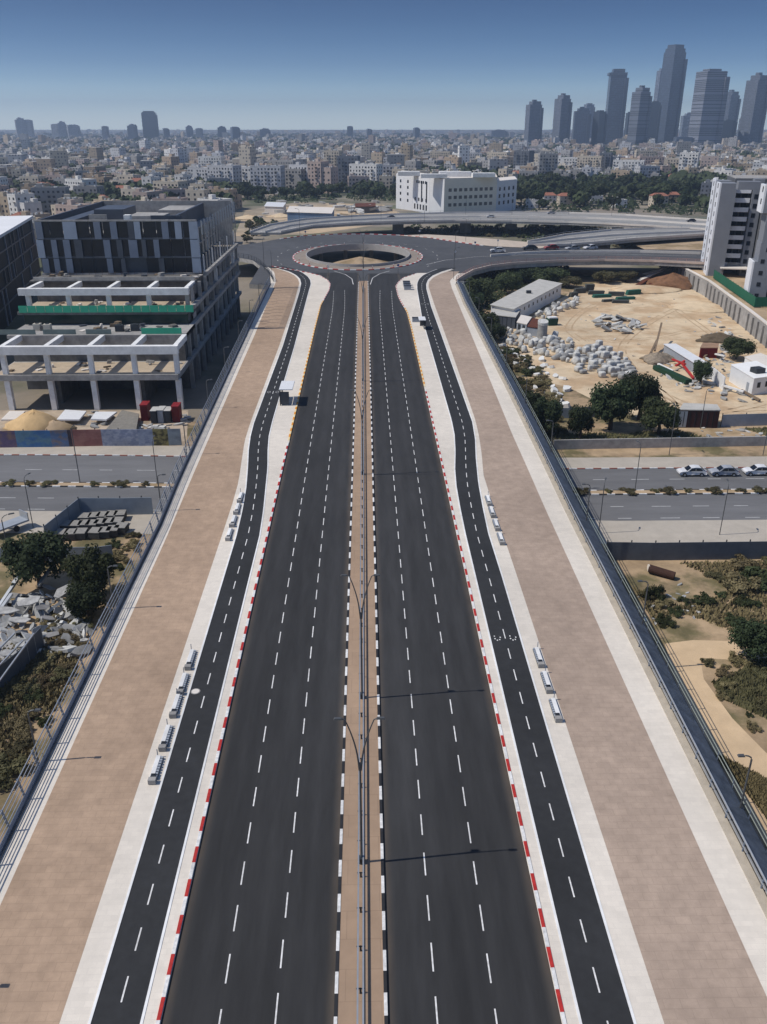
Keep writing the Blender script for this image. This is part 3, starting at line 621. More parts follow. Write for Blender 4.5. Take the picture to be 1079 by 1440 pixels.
for (px, py, z, s_) in ((638, 393, ZR, 1.0), (640, 360, ZR, .9), (372, 380, ZR, 1.05), (383, 392, ZR, .9), (422, 331, 7.1, 1.15), (536, 312, 7.4, .95), (352, 340, 0, 1.0), (495, 314, 7.4, .9), (597, 312, 7.4, .9), (655, 302, 7.4, .9), (720, 302, 7.4, .9), (800, 302, 7.4, .9), (860, 304, 7.4, .9), (655, 340, ZR, .95)):
    x, y, _ = P(px, py, z)
    lab = ['tall lamp at the start of the right ramp parapet', 'lamp on the right rim of the roundabout', 'lamp on the left rim of the roundabout beside the grey building', 'lamp where the left railing bends to the roundabout', 'tall lamp on the far rim of the roundabout', 'lamp on the viaduct left of the white office building', 'lamp on the lot right beside the grey unfinished building', 'lamp on the viaduct above the far roundabout rim',
           'lamp on the viaduct before the white office left wing', 'lamp on the viaduct before the white office centre', 'lamp on the viaduct at the white office right end', 'lamp on the viaduct before the green belt', 'lamp on the viaduct before the red roofs', 'lamp beside the ramp pavement behind the roundabout'][k]
    dup(L2, (x, y, z), k * .7, lab, group='lamps around the roundabout and viaduct', scale=s_); k += 1
# ================================================================== benches, shelter, small furniture
def bench(label, group):
    t = thing('concrete_bench', label, 'bench', group=group)
    a = MB(); a.box(-.42, .12, -1.25, 1.25, 0, .46); a.build('seat_block', CWHITE, t, bevel=.03)
    a = MB(); a.box(.14, .42, -1.2, 1.2, 0, .18, 1); 
    for k in range(8): a.box(.15, .42, -1.15 + k * .3, -.95 + k * .3, .20, .42, 0)
    a.build('slatted_rest', [GMETAL, DSTEEL], t)
    a = MB(); a.box(-.45, .45, -1.7, -1.28, 0, .62); a.build('end_block', CGREY, t, bevel=.03)
    a = MB(); a.box(-.3, .3, -1.24, -.85, .47, .52); a.tube([(-.15, -1.0, .5), (-.15, -1.0, .62), (.15, -1.0, .62), (.15, -1.0, .5)], .04, 5); a.build('armrest', DSTEEL, t)
    a = MB(); a.tube([(-.3, 1.3, 0), (-.3, 1.3, 1.25)], .05, 6); a.build('post', BSTEEL, t)
    return keep(t)
B0 = None
for lab, grp, T, off, ys, s_ in (('on the left near pavement strip', 'benches on the left near strip', WLL, 1.0, [51.0, 54.6, 58.6, 61.6, 65.2], 1), ('on the left far pavement strip', 'benches on the left far strip', WLL, .9, [90.3, 93.9, 97.4, 100.8], 1),
                              ('on the right near pavement strip', 'benches on the right near strip', WRR, -.55, [57.4, 61.2, 64.9], -1), ('on the right far pavement strip', 'benches on the right far strip', WRR, -.5, [88.6, 92.2, 95.8, 99.2], -1)):
    for k, y in enumerate(ys):
        l_ = f'{nth(k, 5)} concrete bench from the camera {lab}'; loc = (itp(T, y) + off, y, zd(y) + .12); sc = (s_ * .66, 1.0, .66)
        if B0 is None: B0 = bench(l_, grp); B0.location = loc; B0.scale = sc
        else: dup(B0, loc, 0, l_, grp, sc)
def shelter(label, loc, white):
    t = thing('bus_shelter', label, 'bus shelter', loc)
    a = MB(); a.box(-1.3, 1.0, -2.6, 2.6, 2.75, 2.95); a.build('roof', WMETAL, t, bevel=.03)
    a = MB(); a.box(-1.25, -1.2, -2.5, 2.5, .25, 2.5); a.build('back_pane', GLASS, t)
    for y in (-2.4, 2.4):
        a = MB(); a.box(-1.28, -1.14, y - .07, y + .07, 0, 2.75); a.build('post', DSTEEL, t)
    a = MB(); a.box(-1.2, .35, -2.47, -2.42, .2, 2.45); a.build('side_pane', mat('ad_panel', (0.045, 0.05, 0.06), .5, .2, 1), t)
    a = MB(); a.box(-1.05, -.55, -1.6, 1.6, .42, .5); a.box(-.9, -.7, -1.2, -1.1, 0, .42); a.box(-.9, -.7, 1.1, 1.2, 0, .42); a.build('seat', STEEL, t)
    return t
shelter('white roofed bus shelter with dark panes on the left kerb pavement', (-12.75, 141.5, zd(141) + .12), True)
s2 = shelter('grey bus shelter with pale roof on the right kerb pavement', (13.9, 197, zd(197) + .12), False); s2.rotation_euler = (0, 0, math.pi); s2.scale = (.7, .75, .8)
def cabinet(label, x, y, w, d, h):
    t = thing('utility_cabinet', label, 'cabinet', (x, y, zd(y) + .12)); a = MB(); a.box(-w / 2, w / 2, -d / 2, d / 2, 0, h); a.build('body', GMETAL, t, bevel=.03)
    a = MB(); a.box(-w / 2 - .05, w / 2 + .05, -d / 2 - .05, d / 2 + .05, h + .003, h + .12); a.build('lid', DSTEEL, t); return t
for k in range(3): cabinet(f'{["nearest", "middle", "farthest"][k]} of three dark utility cabinets on the right pavement near the roundabout', 13.0, 247 + 3.6 * k, 2.0, 1.5, 1.1)
cabinet('small dark cabinet beside the grey bus shelter on the right', 13.0, 204, 1.8, .8, 1.0)
def lid(label, x, y):
    t = thing('manhole_cover', label, 'manhole cover', (x, y, zd(y) + .113)); a = MB(); a.tube([(0, 0, 0), (0, 0, .02)], .42, 18); a.build('ring', CGREY, t); a = MB(); a.tube([(0, 0, .022), (0, 0, .03)], .33, 18); a.build('cover', CONC, t)
lid('pale round manhole cover on the left cycle lane', -14.35, 60.5)
# ================================================================== vehicles
def car_meshes():
    prof = [(-2.15, .45), (-2.12, .72), (-1.75, .86), (-.95, .93), (-.3, 1.42), (.35, 1.5), (1.15, 1.45), (1.85, 1.0), (2.12, .92), (2.2, .6), (2.15, .35), (-2.05, .32)]
    b = MB()
    def sec(w, sc_top): return [(x, w * (1 if z < .95 else sc_top), z) for x, z in prof]
    b.loft([sec(-.70, .88), sec(-.86, .82), sec(-.86, .82) if 0 else sec(.86, .82), sec(.70, .88)]); return b
def car(label, loc, rz, col, group):
    t = thing('parked_car', label, 'car', loc, rz, group)
    a = car_meshes(); o = a.build('body', objcol('car_paint', .35, .04), t, bevel=.05); o.color = (*col, 1)
    for s_ in (-1, 1):
        g = MB(); y = s_ * .735
        g.face([(-.72, s_ * .80, .98), (-.28, s_ * .725, 1.36), (.28, s_ * .725, 1.4), (.28, s_ * .80, .98)]); g.face([(.36, s_ * .80, .98), (.36, s_ * .725, 1.4), (1.05, s_ * .725, 1.37), (1.5, s_ * .80, .98)])
        g.v = [(x, yy_ + s_ * .035, z) for x, yy_, z in g.v]; g.build('side_window', GLASS, t)
    g = MB(); g.face([(-.98, -.66, .96), (-.98, .66, .96), (-.36, .58, 1.42), (-.36, -.58, 1.42)]); g.v = [(x - .03, y, z + .03) for x, y, z in g.v]; g.build('windscreen', GLASS, t)
    g = MB(); g.face([(1.82, -.62, 1.03), (1.82, .62, 1.03), (1.2, .58, 1.43), (1.2, -.58, 1.43)]); g.v = [(x + .03, y, z + .03) for x, y, z in g.v]; g.build('rear_window', GLASS, t)
    for x in (-1.35, 1.35):
        for s_ in (-1, 1):
            w = MB(); w.tube([(x, s_ * .68, .32), (x, s_ * .89, .32)], .32, 14); wh_ = w.build('wheel', RUBBER, t); h = MB(); h.tube([(x, s_ * .885, .32), (x, s_ * .90, .32)], .19, 10); h.build('rim', STEEL, wh_)
    for s_ in (-1, 1):
        h = MB(); h.obox(-2.13, s_ * .6, .62, .08, .3, .12); h.build('headlight', WHITE, t); h = MB(); h.obox(2.17, s_ * .62, .7, .08, .26, .14); h.build('tail_light', RED, t)
    return t
for (px, py), lab, c in (((972, 668), 'white hatchback parked at the right street kerb, nearest the bridge', (.62, .63, .65)), ((1017, 668), 'silver grey sedan parked between two white cars on the right street', (.33, .35, .39)), ((1064, 667), 'white car with roof hatch parked at the right frame edge', (.66, .67, .69))):
    x, y, _ = P(px, py); car(lab, (x, y, .01), 0, c, 'cars parked along the right street')
cars2 = [(775, 301, 'silver car on the viaduct before the green belt', (.4, .4, .42), 7.4), (972, 312, 'dark car on the viaduct beside the right tower', (.05, .05, .06), 7.4), (550, 307, 'dark car on the viaduct left of the white office', (.06, .06, .07), 7.4), (690, 306, 'white car on the viaduct below the white office', (.6, .6, .6), 7.4)]
c0 = None
for px, py, lab, c, z in cars2:
    x, y, _ = P(px, py, z); t = car(lab, (x, y, z + .01), 0.05, c, 'cars on the viaduct'); t.name = 'moving_car'
for k, (px, py) in enumerate([(700, 355), (745, 351.5), (775, 351), (805, 352), (830, 351)]):
    x, y, _ = P(px, py, ZR); car(['white car behind the ramp pavement near the roundabout', 'black van-like car among the ramp site traffic', 'red car standing on the right ramp site', 'silver car standing on the right ramp site', 'white car farthest right on the ramp site'][k], (x, y, ZR + .01), .1 * k, [(.6, .6, .6), (.05, .05, .05), (.3, .05, .05), (.35, .36, .38), (.6, .6, .62)][k], 'cars on the ramp site').scale = (1.3, 1.3, 1.3)
# ================================================================== grey unfinished building on the left
def onX(px, py, X):
    d = ray(px, py); t = (X - XC) / d.x; return (d.y * t, H + d.z * t)
def onY(px, py, Y):
    d = ray(px, py); t = Y / d.y; return (XC + d.x * t, H + d.z * t)
lb = thing('unfinished_building', 'grey stepped unfinished building with white terrace frames and dark panelled upper floors', 'building')
def part(n, mats, *boxes, parent=lb, bevel=0):
    a = MB()
    for b in boxes: a.box(*b)
    return a.build(n, mats, parent, bevel=bevel)
XR, XL = -35.1, -72.0
part('floor_slab', CGREY, (-70, XR, 157.3, 168, 5.9, 7.0)); part('terrace_floor', mat('terrace_tiles', lin(176, 160, 138), .9, .15, .5), (-69.8, XR - .3, 157.6, 166.9, 7.003, 7.03))
part('floor_slab', CGREY, (-70.5, XR, 167.6, 178, 11.6, 12.3)); part('floor_slab', CDARK, (-71.3, XR - 1.2, 176.6, 190, 14.5, 15.1))
part('terrace_floor', MATS['terrace_tiles'], (-71.1, XR - 1.5, 177.2, 187.8, 15.103, 15.13))
for i in range(5):
    x = -67.9 + i * 8.2 - (.2 if i == 4 else 0)
    part('column', CWHITE, (x - .5, x + .5, 157.6, 158.6, -.1, 5.9)); part('column', CWHITE, (x - .45, x + .45, 157.7, 158.6, 7.04, 10.9))
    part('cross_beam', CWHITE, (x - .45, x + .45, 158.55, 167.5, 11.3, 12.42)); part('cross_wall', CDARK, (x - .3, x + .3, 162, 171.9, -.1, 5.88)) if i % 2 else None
    x2 = -69.3 + i * 8.3
    part('column', CWHITE, (x2 - .45, x2 + .45, 178.4, 179.2, 15.14, 18.2)) if i < 4 else part('column', CGREY, (XR - 1.7, XR - .9, 178.4, 179.2, 15.14, 18.2))
    if i < 4: part('cross_beam', CWHITE, (x2 - .4, x2 + .4, 179.25, 187.6, 18.5, 19.55))
    else: part('cross_beam', CWHITE, (XR - 1.9, XR - 1.1, 179.25, 187.6, 18.5, 19.55))
part('frame_beam', CWHITE, (-69.2, XR + .4, 157.3, 158.5, 10.9, 12.45)); part('frame_beam', CWHITE, (-71, XR - .8, 178.0, 179.2, 18.2, 19.58))
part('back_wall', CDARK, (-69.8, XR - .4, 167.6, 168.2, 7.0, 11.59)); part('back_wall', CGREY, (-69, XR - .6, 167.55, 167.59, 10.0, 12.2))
part('glass_wall', mat('green_dark_glass', (0.012, 0.035, 0.03), .15, .4, .3), (-70.4, XR - 1.3, 177.7, 178.0, 12.32, 14.48))
part('back_wall', CDARK, (-71, XR - 1.5, 188.2, 188.8, 15.1, 19.3)); part('roof_slab', CDARK, (-72, XR - 1, 187.65, 196.3, 19.3, 19.6))
part('parapet', CGREY, (-71, XR - 1.2, 187.62, 187.95, 19.62, 20.4))
for i in range(20):
    x = -70.8 + i * 1.8; part('green_guard_panel', GREENG, (x, x + 1.72, 176.45, 176.55, 15.0, 16.4))
for x0, x1 in ((-72.5, -65), (-63.5, -57), (-55, -50)): part('guard_panel', mat('grey_green_guard', (.16, .2, .19), .6, .2, .4), (x0, x1, 168.3, 168.4, 12.32, 13.3))
part('green_guard_panel', GREENG, (-44, -36, 168.3, 168.4, 12.32, 13.5))
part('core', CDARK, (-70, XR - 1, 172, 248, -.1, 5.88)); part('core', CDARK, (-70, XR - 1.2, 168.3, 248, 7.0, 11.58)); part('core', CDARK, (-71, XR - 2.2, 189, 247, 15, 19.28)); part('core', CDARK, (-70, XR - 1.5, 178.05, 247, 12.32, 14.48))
# upper block
UL = XL
part('upper_block', PANELD, (UL + .5, XR - 9.5, 197, 248.5, 19.6, 28.2)); part('upper_roof', CGREY, (UL + .6, XR - 9.6, 197.2, 248.3, 28.203, 28.4))
zr = (19.6, 23.2, 27.2, 31.0)
def fx(c): return UL + (c - 160) / 740 * (XR - 1.3 - UL)
for z0, z1 in zip(zr, zr[1:]):
    part('floor_edge', CGREY if z0 < 20 else PANELD, (UL, XR - 1.3, 195.95, 196.9, z0, z0 + .35))
light = {2: [(165, 195, 1), (290, 350, 0), (430, 460, 1), (505, 535, 1), (585, 612, 2), (614, 642, 0), (740, 770, 1), (800, 830, 0), (865, 905, 0)],
         1: [(158, 190, 0), (225, 250, 1), (280, 310, 1), (330, 365, 2), (465, 495, 1), (525, 550, 2), (580, 620, 1), (640, 660, 2), (695, 720, 1), (865, 905, 0)],
         0: [(170, 200, 1), (225, 250, 1), (280, 310, 1), (470, 495, 1), (535, 555, 2), (710, 735, 2), (865, 905, 0)]}
PM = [PANEL, mat('mid_cladding', (.17, .2, .26), .5, .12, .5), PANELD]
for r_, pl in light.items():
    for a, b, k in pl: part('cladding_panel', PM[k], (fx(a), fx(b), 195.7, 195.93, zr[r_] + .1 + (.3 if r_ == 0 else 0), zr[r_ + 1] - .06))
    for i in range(12):
        if r_ == 0 and i in (1, 6, 7): continue
        a = fx(165 + i * 61); part('window', GLASS, (a, a + 2.8, 196.2, 196.3, zr[r_] + .36, zr[r_ + 1] - .02))
part('top_rim', CGREY, (UL, XR - 1.3, 195.9, 196.5, 31.0, 31.3)); part('parapet', PANELD, (UL, UL + .5, 196.6, 249, 19.6, 31.2)); part('parapet', CGREY, (UL, XR - 1.4, 248.6, 249.1, 19.6, 31.3))
SCREEN = bpy.data.materials.new('clear_screen'); SCREEN.use_nodes = True; _t = SCREEN.node_tree; _m = _t.nodes.new('ShaderNodeMixShader'); _m.inputs[0].default_value = .12; _tr = _t.nodes.new('ShaderNodeBsdfTransparent')
_t.links.new(_tr.outputs[0], _m.inputs[1]); _t.links.new(_t.nodes['Principled BSDF'].outputs[0], _m.inputs[2]); _t.links.new(_m.outputs[0], _t.nodes['Material Output'].inputs[0]); _t.nodes['Principled BSDF'].inputs['Base Color'].default_value = (.3, .33, .36, 1)
for i in range(13):
    y = 198 + i * 4.05; part('flank_post', CGREY if i % 3 else CWHITE, (-41.6, -41.1, y, y + .5, 19.65, 27.0)); part('flank_window', GLASS, (-42.3, -42.2, y + .7, y + 3.5, 20.2, 26.9))
for z in (22.9, 26.6): part('flank_slab', CGREY, (-44.55, -41.05, 197.05, 248.4, z, z + .4))
part('flank_parapet', PANELD, (-44.5, -43.9, 197.05, 248.4, 27.02, 30.8))
# right flank: floors, posts, light fins
for z in (5.9, 11.6, 15.1, 19.2):
    y0 = 168.1 if z < 12 else 179.3 if z < 19 else 196.6
    part('side_floor_edge', CGREY, (XR - .9, XR, y0, 249, z + (.55 if z > 20 else 0), z + .8 - (.05 if z > 20 else 0)) if z < 20 else (XR - .4, XR - .28, y0, 249, z + .6, z + .74))
for i in range(14):
    y = 197.2 + i * 3.95
    part('side_post', CGREY if i % 3 else CWHITE, (XR - .8, XR - .5, y, y + .3, 20.12, 23.7)); part('side_post', CGREY, (XR - .8, XR - .5, y + 1, y + 1.25, 24.02, 27.7)); part('side_window', GLASS, (XR - 9.4, XR - 9.3, y + .6, y + 3.6, 24.1, 27.0)); part('side_window', GLASS, (XR - 9.4, XR - 9.3, y + .7, y + 3.4, 20.2, 23.1))
    part('glass_screen', SCREEN, (XR - .5, XR - .42, y + .1, y + 3.6, 28.05, 30.7)); part('side_post', STEEL, (XR - .6, XR - .3, y - .1, y + .05, 28.02, 31.0))
for i in range(11):
    y = 172 + i * 7.2
    part('side_post', CGREY, (XR - .9, XR - .1, y, y + .8, -.1, 5.88)); part('side_post', CGREY, (XR - .8, XR - .1, y, y + .7, 6.72, 11.58))
    if y > 180: part('side_post', CGREY, (XR - .8, XR - .1, y + 3, y + 3.5, 12.42, 15.08)); part('side_post', CWHITE if i % 4 == 1 else CGREY, (XR - .8, XR - .1, y + 2, y + 2.5, 15.92, 19.28))
for bx in ((-64, -57, 214, 226, 28.42, 32.0), (-54, -46, 206, 214, 28.42, 31.2), (-69, -66, 202, 240, 28.42, 30.5), (-52, -45, 228, 242, 28.42, 30.6)): part('roof_plant', PANELD if bx[0] < -60 else CGREY, bx)
part('stair_head', CWHITE, (-52.6, -51.2, 197.2, 199, 28.42, 32.2)); part('roof_fin', CGREY, (-62, -58, 203, 203.4, 28.42, 31.8)); part('roof_fin', PANELD, (-48, -41, 203, 203.3, 28.42, 31.6))
for k, (x, y, z, w) in enumerate(((-66, 172.5, 12.33, 1.5), (-63.8, 172, 12.33, 1.4), (-49, 171, 12.33, 1.6), (-46, 171.5, 12.33, 1.6))):
    t = thing('cooling_unit', ['beige cooling unit, left of the pair on the lower terrace', 'beige cooling unit, right of the pair on the lower terrace', 'dark cooling rack left of centre on the lower terrace', 'dark cooling rack right of centre on the lower terrace'][k], 'cooling unit', (x, y, z))
    a = MB(); a.box(-w / 2, w / 2, -.6, .6, 0, 1.3); a.build('casing', mat('beige_metal', lin(190, 184, 170), .6, .1, 1) if k < 2 else DSTEEL, t, bevel=.04); a = MB(); a.tube([(0, 0, 1.303), (0, 0, 1.4)], .4, 14); a.build('fan', DSTEEL, t)
# neighbouring dark glass building with a white roof
nb = thing('glass_building', 'dark glass building with bright white flat roof at the left frame edge', 'building')
zt = 23.0; A_, B_ = P(-4, 333, zt), P(47, 303, zt)
dv = Vector((B_[0] - A_[0], B_[1] - A_[1])).normalized(); nv = Vector((-dv.y, dv.x)); A2 = Vector(A_[:2]) - dv * 55; B2 = Vector(B_[:2])
def q4(o0, o1, inset=0): return [tuple(A2 + dv * inset + nv * o0), tuple(B2 - dv * inset + nv * o0), tuple(B2 - dv * inset + nv * o1), tuple(A2 + dv * inset + nv * o1)]
a = MB(); a.pris(q4(0.6, 40)[::1], -.2, zt - .8, 0); a.build('glass_body', mat('deep_glass', (.014, .017, .022), .55, .5, .3, spec=.08), nb)
a = MB(); a.pris(q4(0, 40), zt - .79, zt, 0); a.build('roof', mat('white_roof', (.72, .73, .74), .8, .06, .1), nb)
for z in (5, 9.5, 14, 18.3):
    a = MB(); a.pris(q4(0.3, .58), z, z + .35); a.build('floor_band', PANELD, nb)
n_ = int((B2 - A2).length / 2.6)
for k in range(n_):
    if k % 3 == 2: continue
    c = A2 + dv * (k * 2.6 + .8); zz = rng.choice([(0, 9.4), (9.9, 13.9), (14.4, 22.1), (5.4, 9.4), (9.9, 22.1)])
    a = MB(); a.pris([tuple(c + nv * .25), tuple(c + dv * (.5 + .4 * rng.random()) + nv * .25), tuple(c + dv * .9 + nv * .56), tuple(c + nv * .56)], max(zz[0], 0) + .02, zz[1]); a.build('cladding_fin', PM[1] if k % 2 else PANELD, nb)
# ================================================================== white office building behind the viaduct
wb = thing('office_building', 'large white office building of four storeys behind the curved viaduct', 'building')
WO = mat('white_render', (.66, .67, .69), .85, .05, .2); WO2 = mat('shade_cream_render', lin(228, 218, 202), .85, .06, .2)  # cream tint puts the shaded front of the white block into its colour
g1 = [P(*q)[:2] for q in ((557, 293), (580, 296), (603, 300.5), (624, 303), (697, 299.5), (725, 295))]
def back(p, d): return (p[0] + d * .12, p[1] + d)
hts = [Zat(*g1[0], 250), Zat(*g1[2], 254), Zat(*g1[3], 254), Zat(*g1[4], 249.5), Zat(*g1[5], 256)]
def wing(nm, a, b, d, z, m, roofm=CONC, off=0):
    w = MB(); w.pris([(a[0], a[1] + off), (b[0], b[1] + off), back((b[0], b[1] + off), d), back((a[0], a[1] + off), d)], -.2, z, 0); w.build(nm, m, wb)
    r = MB(); r.pris([(a[0] + .6, a[1] + off + .6), (b[0] - .6, b[1] + off + .6), back((b[0] - .6, b[1] + off), d - .6), back((a[0] + .6, a[1] + off), d - .6)], z + .003, z + .1, 0); r.build('roof', roofm, wb)
wing('left_wing', g1[0], g1[1], 45, 21.6, WO); wing('left_wing', (g1[1][0] + .05, g1[1][1]), g1[2], 40, 21.2, WO)
wing('centre_corner', (g1[2][0] + .05, g1[2][1]), g1[3], 40, 21.0, WO); wing('centre_block', (g1[3][0] + .05, g1[3][1]), g1[4], 44, 21.3, WO2); wing('right_wing', (g1[4][0] + .05, g1[4][1] + 2), g1[5], 36, 18.8, WO)
def wins(a, b, zs, n, w, h, m=GLASS, par=wb, s0=.06, s1=.94, nm='window', skip=()):
    A = Vector(a); B = Vector(b); d = (B - A); L = d.length; d.normalize(); no = Vector((d.y, -d.x))
    for r_, z in enumerate(zs):
        for k in range(n):
            if (r_, k) in skip: continue
            c = A + d * (L * (s0 + (s1 - s0) * (k + .5) / n)); p = [c - d * w / 2, c + d * w / 2, c + d * w / 2 + no * .06, c - d * w / 2 + no * .06]
            q = MB(); q.pris([tuple(x) for x in p], z, z + h); q.build(nm, m, par)
wins(g1[3], g1[4], (5.0, 9.3, 13.6), 9, 2.2, 1.9, mat('office_window', (.12, .11, .10), .3, .4, .4)); wins((g1[4][0], g1[4][1] + 2), g1[5], (4.5, 8.6, 12.8), 4, 2.0, 2.2)
wins(g1[0], g1[1], (5, 9, 13, 16.6), 2, 1.6, 1.8); wins(g1[1], g1[2], (1.5,), 5, 2.0, 3.2); wins(g1[1], g1[2], (17.2,), 5, 1.8, 1.6, s0=.2, s1=.85); wins(g1[1], g1[2], (6.5,), 4, 1.9, 2.0)
wins(g1[1], g1[2], (6.2,), 3, 1.7, 12.4, s0=.12, s1=1.0, skip=((0, 0),))
for k, (px, py, w, h) in enumerate(((575, 243, 14, 2.5), (610, 246, 16, 2.2), (640, 244, 20, 2.8), (680, 245, 14, 2.4))):
    x, y, _ = P(px, py + 4, 21.5); part('roof_plant', CWHITE, (x - w / 2, x + w / 2, y - 3, y + 4, 21.45, 21.5 + h), parent=wb)
# ================================================================== apartment tower on the right behind the retaining wall
ZP = 5.0
wt = [P(*q, ZP)[:2] for q in ((949, 370), (998, 395.5), (1056, 438), (1110, 480), (1200, 550))]
pt_ = MB(); pt_.poly([[(p[0] + .35, p[1]) for p in wt] + [(330, wt[-1][1]), (330, 420), (wt[0][0] + 1, 420)]], ZP - .06); struct('tower_plot', pt_, DIRT)
rw = thing('retaining_wall', 'long grey concrete retaining wall between the sandy yard and the tower plot', 'wall')
a = MB(); a2 = MB()
for p, q in zip(wt, wt[1:]):
    a.beam((*p, ZP / 2 - .2), (*q, ZP / 2 - .2), .7, ZP + .4)
    for s_ in resample([p, q], 5.0)[:-1]:
        a2 = MB(); a2.obox(s_.x - .45, s_.y - .3, 0, .5, .5, ZP - .6, .6); a2.build('buttress', CDARK, rw)
a.build('wall_panel', CGREY, rw)
a = MB()
for p, q in zip(wt, wt[1:]): a.beam((*p, ZP + .15), (*q, ZP + .15), .9, .3)
a.build('coping', CONC, rw)
gh = thing('green_hoarding', 'dark green hoarding on the retaining wall at the foot of the right tower', 'hoarding')
hp = [P(*q, ZP)[:2] for q in ((1000, 392), (1057, 433), (1080, 433), (1180, 433))]
for k, (p, q) in enumerate(zip(hp, hp[1:])):
    a = MB(); a.beam((p[0] + .9, p[1] + .5, ZP + 1.5), (q[0] + .9, q[1] + .5, ZP + 1.5), .12, 2.6); a.build('board', GREEND, gh)
for s_ in resample(hp, 3.0):
    a = MB(); a.box(s_.x + 1.0, s_.x + 1.12, s_.y + .6, s_.y + .72, ZP, ZP + 2.9); a.build('post', DSTEEL, gh)
O_ = Vector(P(993, 387.5, ZP)[:2]); FL = Vector(P(984, 375, ZP)[:2]); vv = (FL - O_); LV = vv.length; vv.normalize(); uu = Vector((vv.y, -vv.x))
ZT = Zat(O_.x, O_.y, 257.5)
tw = thing('apartment_tower', 'tall white apartment tower, fronts in shade grey, with stacked balconies at the right edge', 'building')
TWW = mat('tower_white', (.68, .70, .74), .8, .05, .2); TWG = mat('tower_shade_grey', (.20, .215, .245), .85, .08, .3); TWD = mat('tower_dark', (.11, .115, .125), .85, .2, .3)  # grey puts the shade of the tower's camera-facing walls into their colour
def tb(nm, m, u0, u1, v0, v1, z0, z1):
    c = [O_ + uu * u + vv * v for u, v in ((u0, v0), (u1, v0), (u1, v1), (u0, v1))]; a = MB(); a.pris([tuple(p) for p in c], z0, z1); return a.build(nm, m, tw)
fh = (ZT - ZP) / 10
tb('gable_slab', TWW, 0, .5, 0, LV * .42, ZP - .2, ZT); tb('gable_slab', TWW, 0, .5, LV * .6, LV, ZP - .2, ZT + .5); tb('gable_recess', TWD, .5, 3.0, LV * .42, LV * .6, ZP - .2, ZT - .5)
tb('gable_body', TWG, .503, 5.2, .02, LV * .42, ZP - .2, ZT - .05); tb('gable_body', TWG, .503, 5.2, LV * .6, LV - .02, ZP - .2, ZT)
tb('main_block', TWD, 5.3, 40, 7.0, LV + 6, ZP - .2, ZT + 1.0); tb('roof', CGREY, 5.5, 39, 7.2, LV + 5, ZT + 1.003, ZT + 1.3)
for k in range(10):
    z = ZP + k * fh
    tb('window', GLASS, -.05, -.003, LV * .18, LV * .18 + 1.3, z + 1.2, z + 2.6); tb('window', GLASS, -.05, -.003, LV * .76, LV * .76 + 1.3, z + 1.2, z + 2.6)
    if k >= 1:
        b_ = tb('balcony', TWW, 5.4, 10.2, 3.6, 6.95, z, z + .25); r_ = tb('balcony_front', TWW, 5.4, 10.2, 3.4, 3.58, z - .25, z + 1.15); tb('balcony_front', TWG, 10.22, 10.4, 3.6, 6.9, z, z + 1.15); tb('window', GLASS, 5.8, 7.6, 6.9, 6.96, z + .4, z + 2.6); tb('window', GLASS, 8.2, 9.8, 6.9, 6.96, z + .4, z + 2.6)
tb('grey_bay', TWG, 10.6, 13.6, 2.6, 6.98, ZP - .2, ZT + 1.2); tb('grey_bay', CGREY, 15, 16.4, 1.4, 6.98, ZP - .2, ZT - fh * 2.6); tb('grey_bay', TWG, 17.5, 19.5, 2.0, 6.98, ZP - .2, ZT + .4)
for k in range(10):
    z = ZP + k * fh; tb('window', GLASS, 13.7, 14.9, 6.9, 6.97, z + .8, z + 2.5); tb('floor_band', TWG, 13.65, 17.4, 5.5, 6.95, z + fh - .4, z + fh - .1)
    tb('window', GLASS, 11.2, 12.4, 2.53, 2.597, z + 1.0, z + 2.4)
# nearer wing
Bc = Vector(P(1049, 424, ZP)[:2]); ub = (Bc - O_).dot(uu); vb = (Bc - O_).dot(vv); ZB = Zat(Bc.x, Bc.y, 259)
segs = [(0, .36, 0), (.36, .52, 1.3), (.52, .77, 1.5), (.77, 1.0, -.2)]
for f0, f1, sh in segs:
    z0, z1 = ZP - .2 + (ZB - ZP) * f0 + .02, ZP - .2 + (ZB - ZP) * f1
    tb('wing_side', TWW if sh <= 0 else TWG, ub + sh, ub + sh + .5, vb, vb + 7, z0, z1); tb('wing_body', TWG, ub + sh + .503, ub + 5.0, vb + .02, vb + 7, z0, z1); tb('wing_recess', TWD, ub + 5.05, ub + 30, vb + 2.2, vb + 20, z0, z1)
    tb('wing_front', TWG if sh else TWW, ub + 7.5, ub + 11, vb + .6, vb + 2.18, z0 + .4, z1 - .5)
for k in range(10):
    z = ZP + k * (ZB - ZP) / 10; tb('window', GLASS, ub + 2.0 + (.9 if 4 <= k < 8 else 0), ub + 3.0 + (.9 if 4 <= k < 8 else 0), vb - .05, vb + .018, z + 1.2, z + 2.3); tb('window', GLASS, ub + 5.4, ub + 7.0, vb + 2.12, vb + 2.19, z + .6, z + 2.6); tb('window', GLASS, ub + 8.3, ub + 9.8, vb + .53, vb + .597, z + 1.2, z + 2.5)
    tb('window', GLASS, ub - .25 + (1.0 if 4 <= k < 8 else 0), ub - .2 + (1.0 if 4 <= k < 8 else 0), vb + 2, vb + 3.3, z + 1.0, z + 2.4) if k in (8, 9) else None
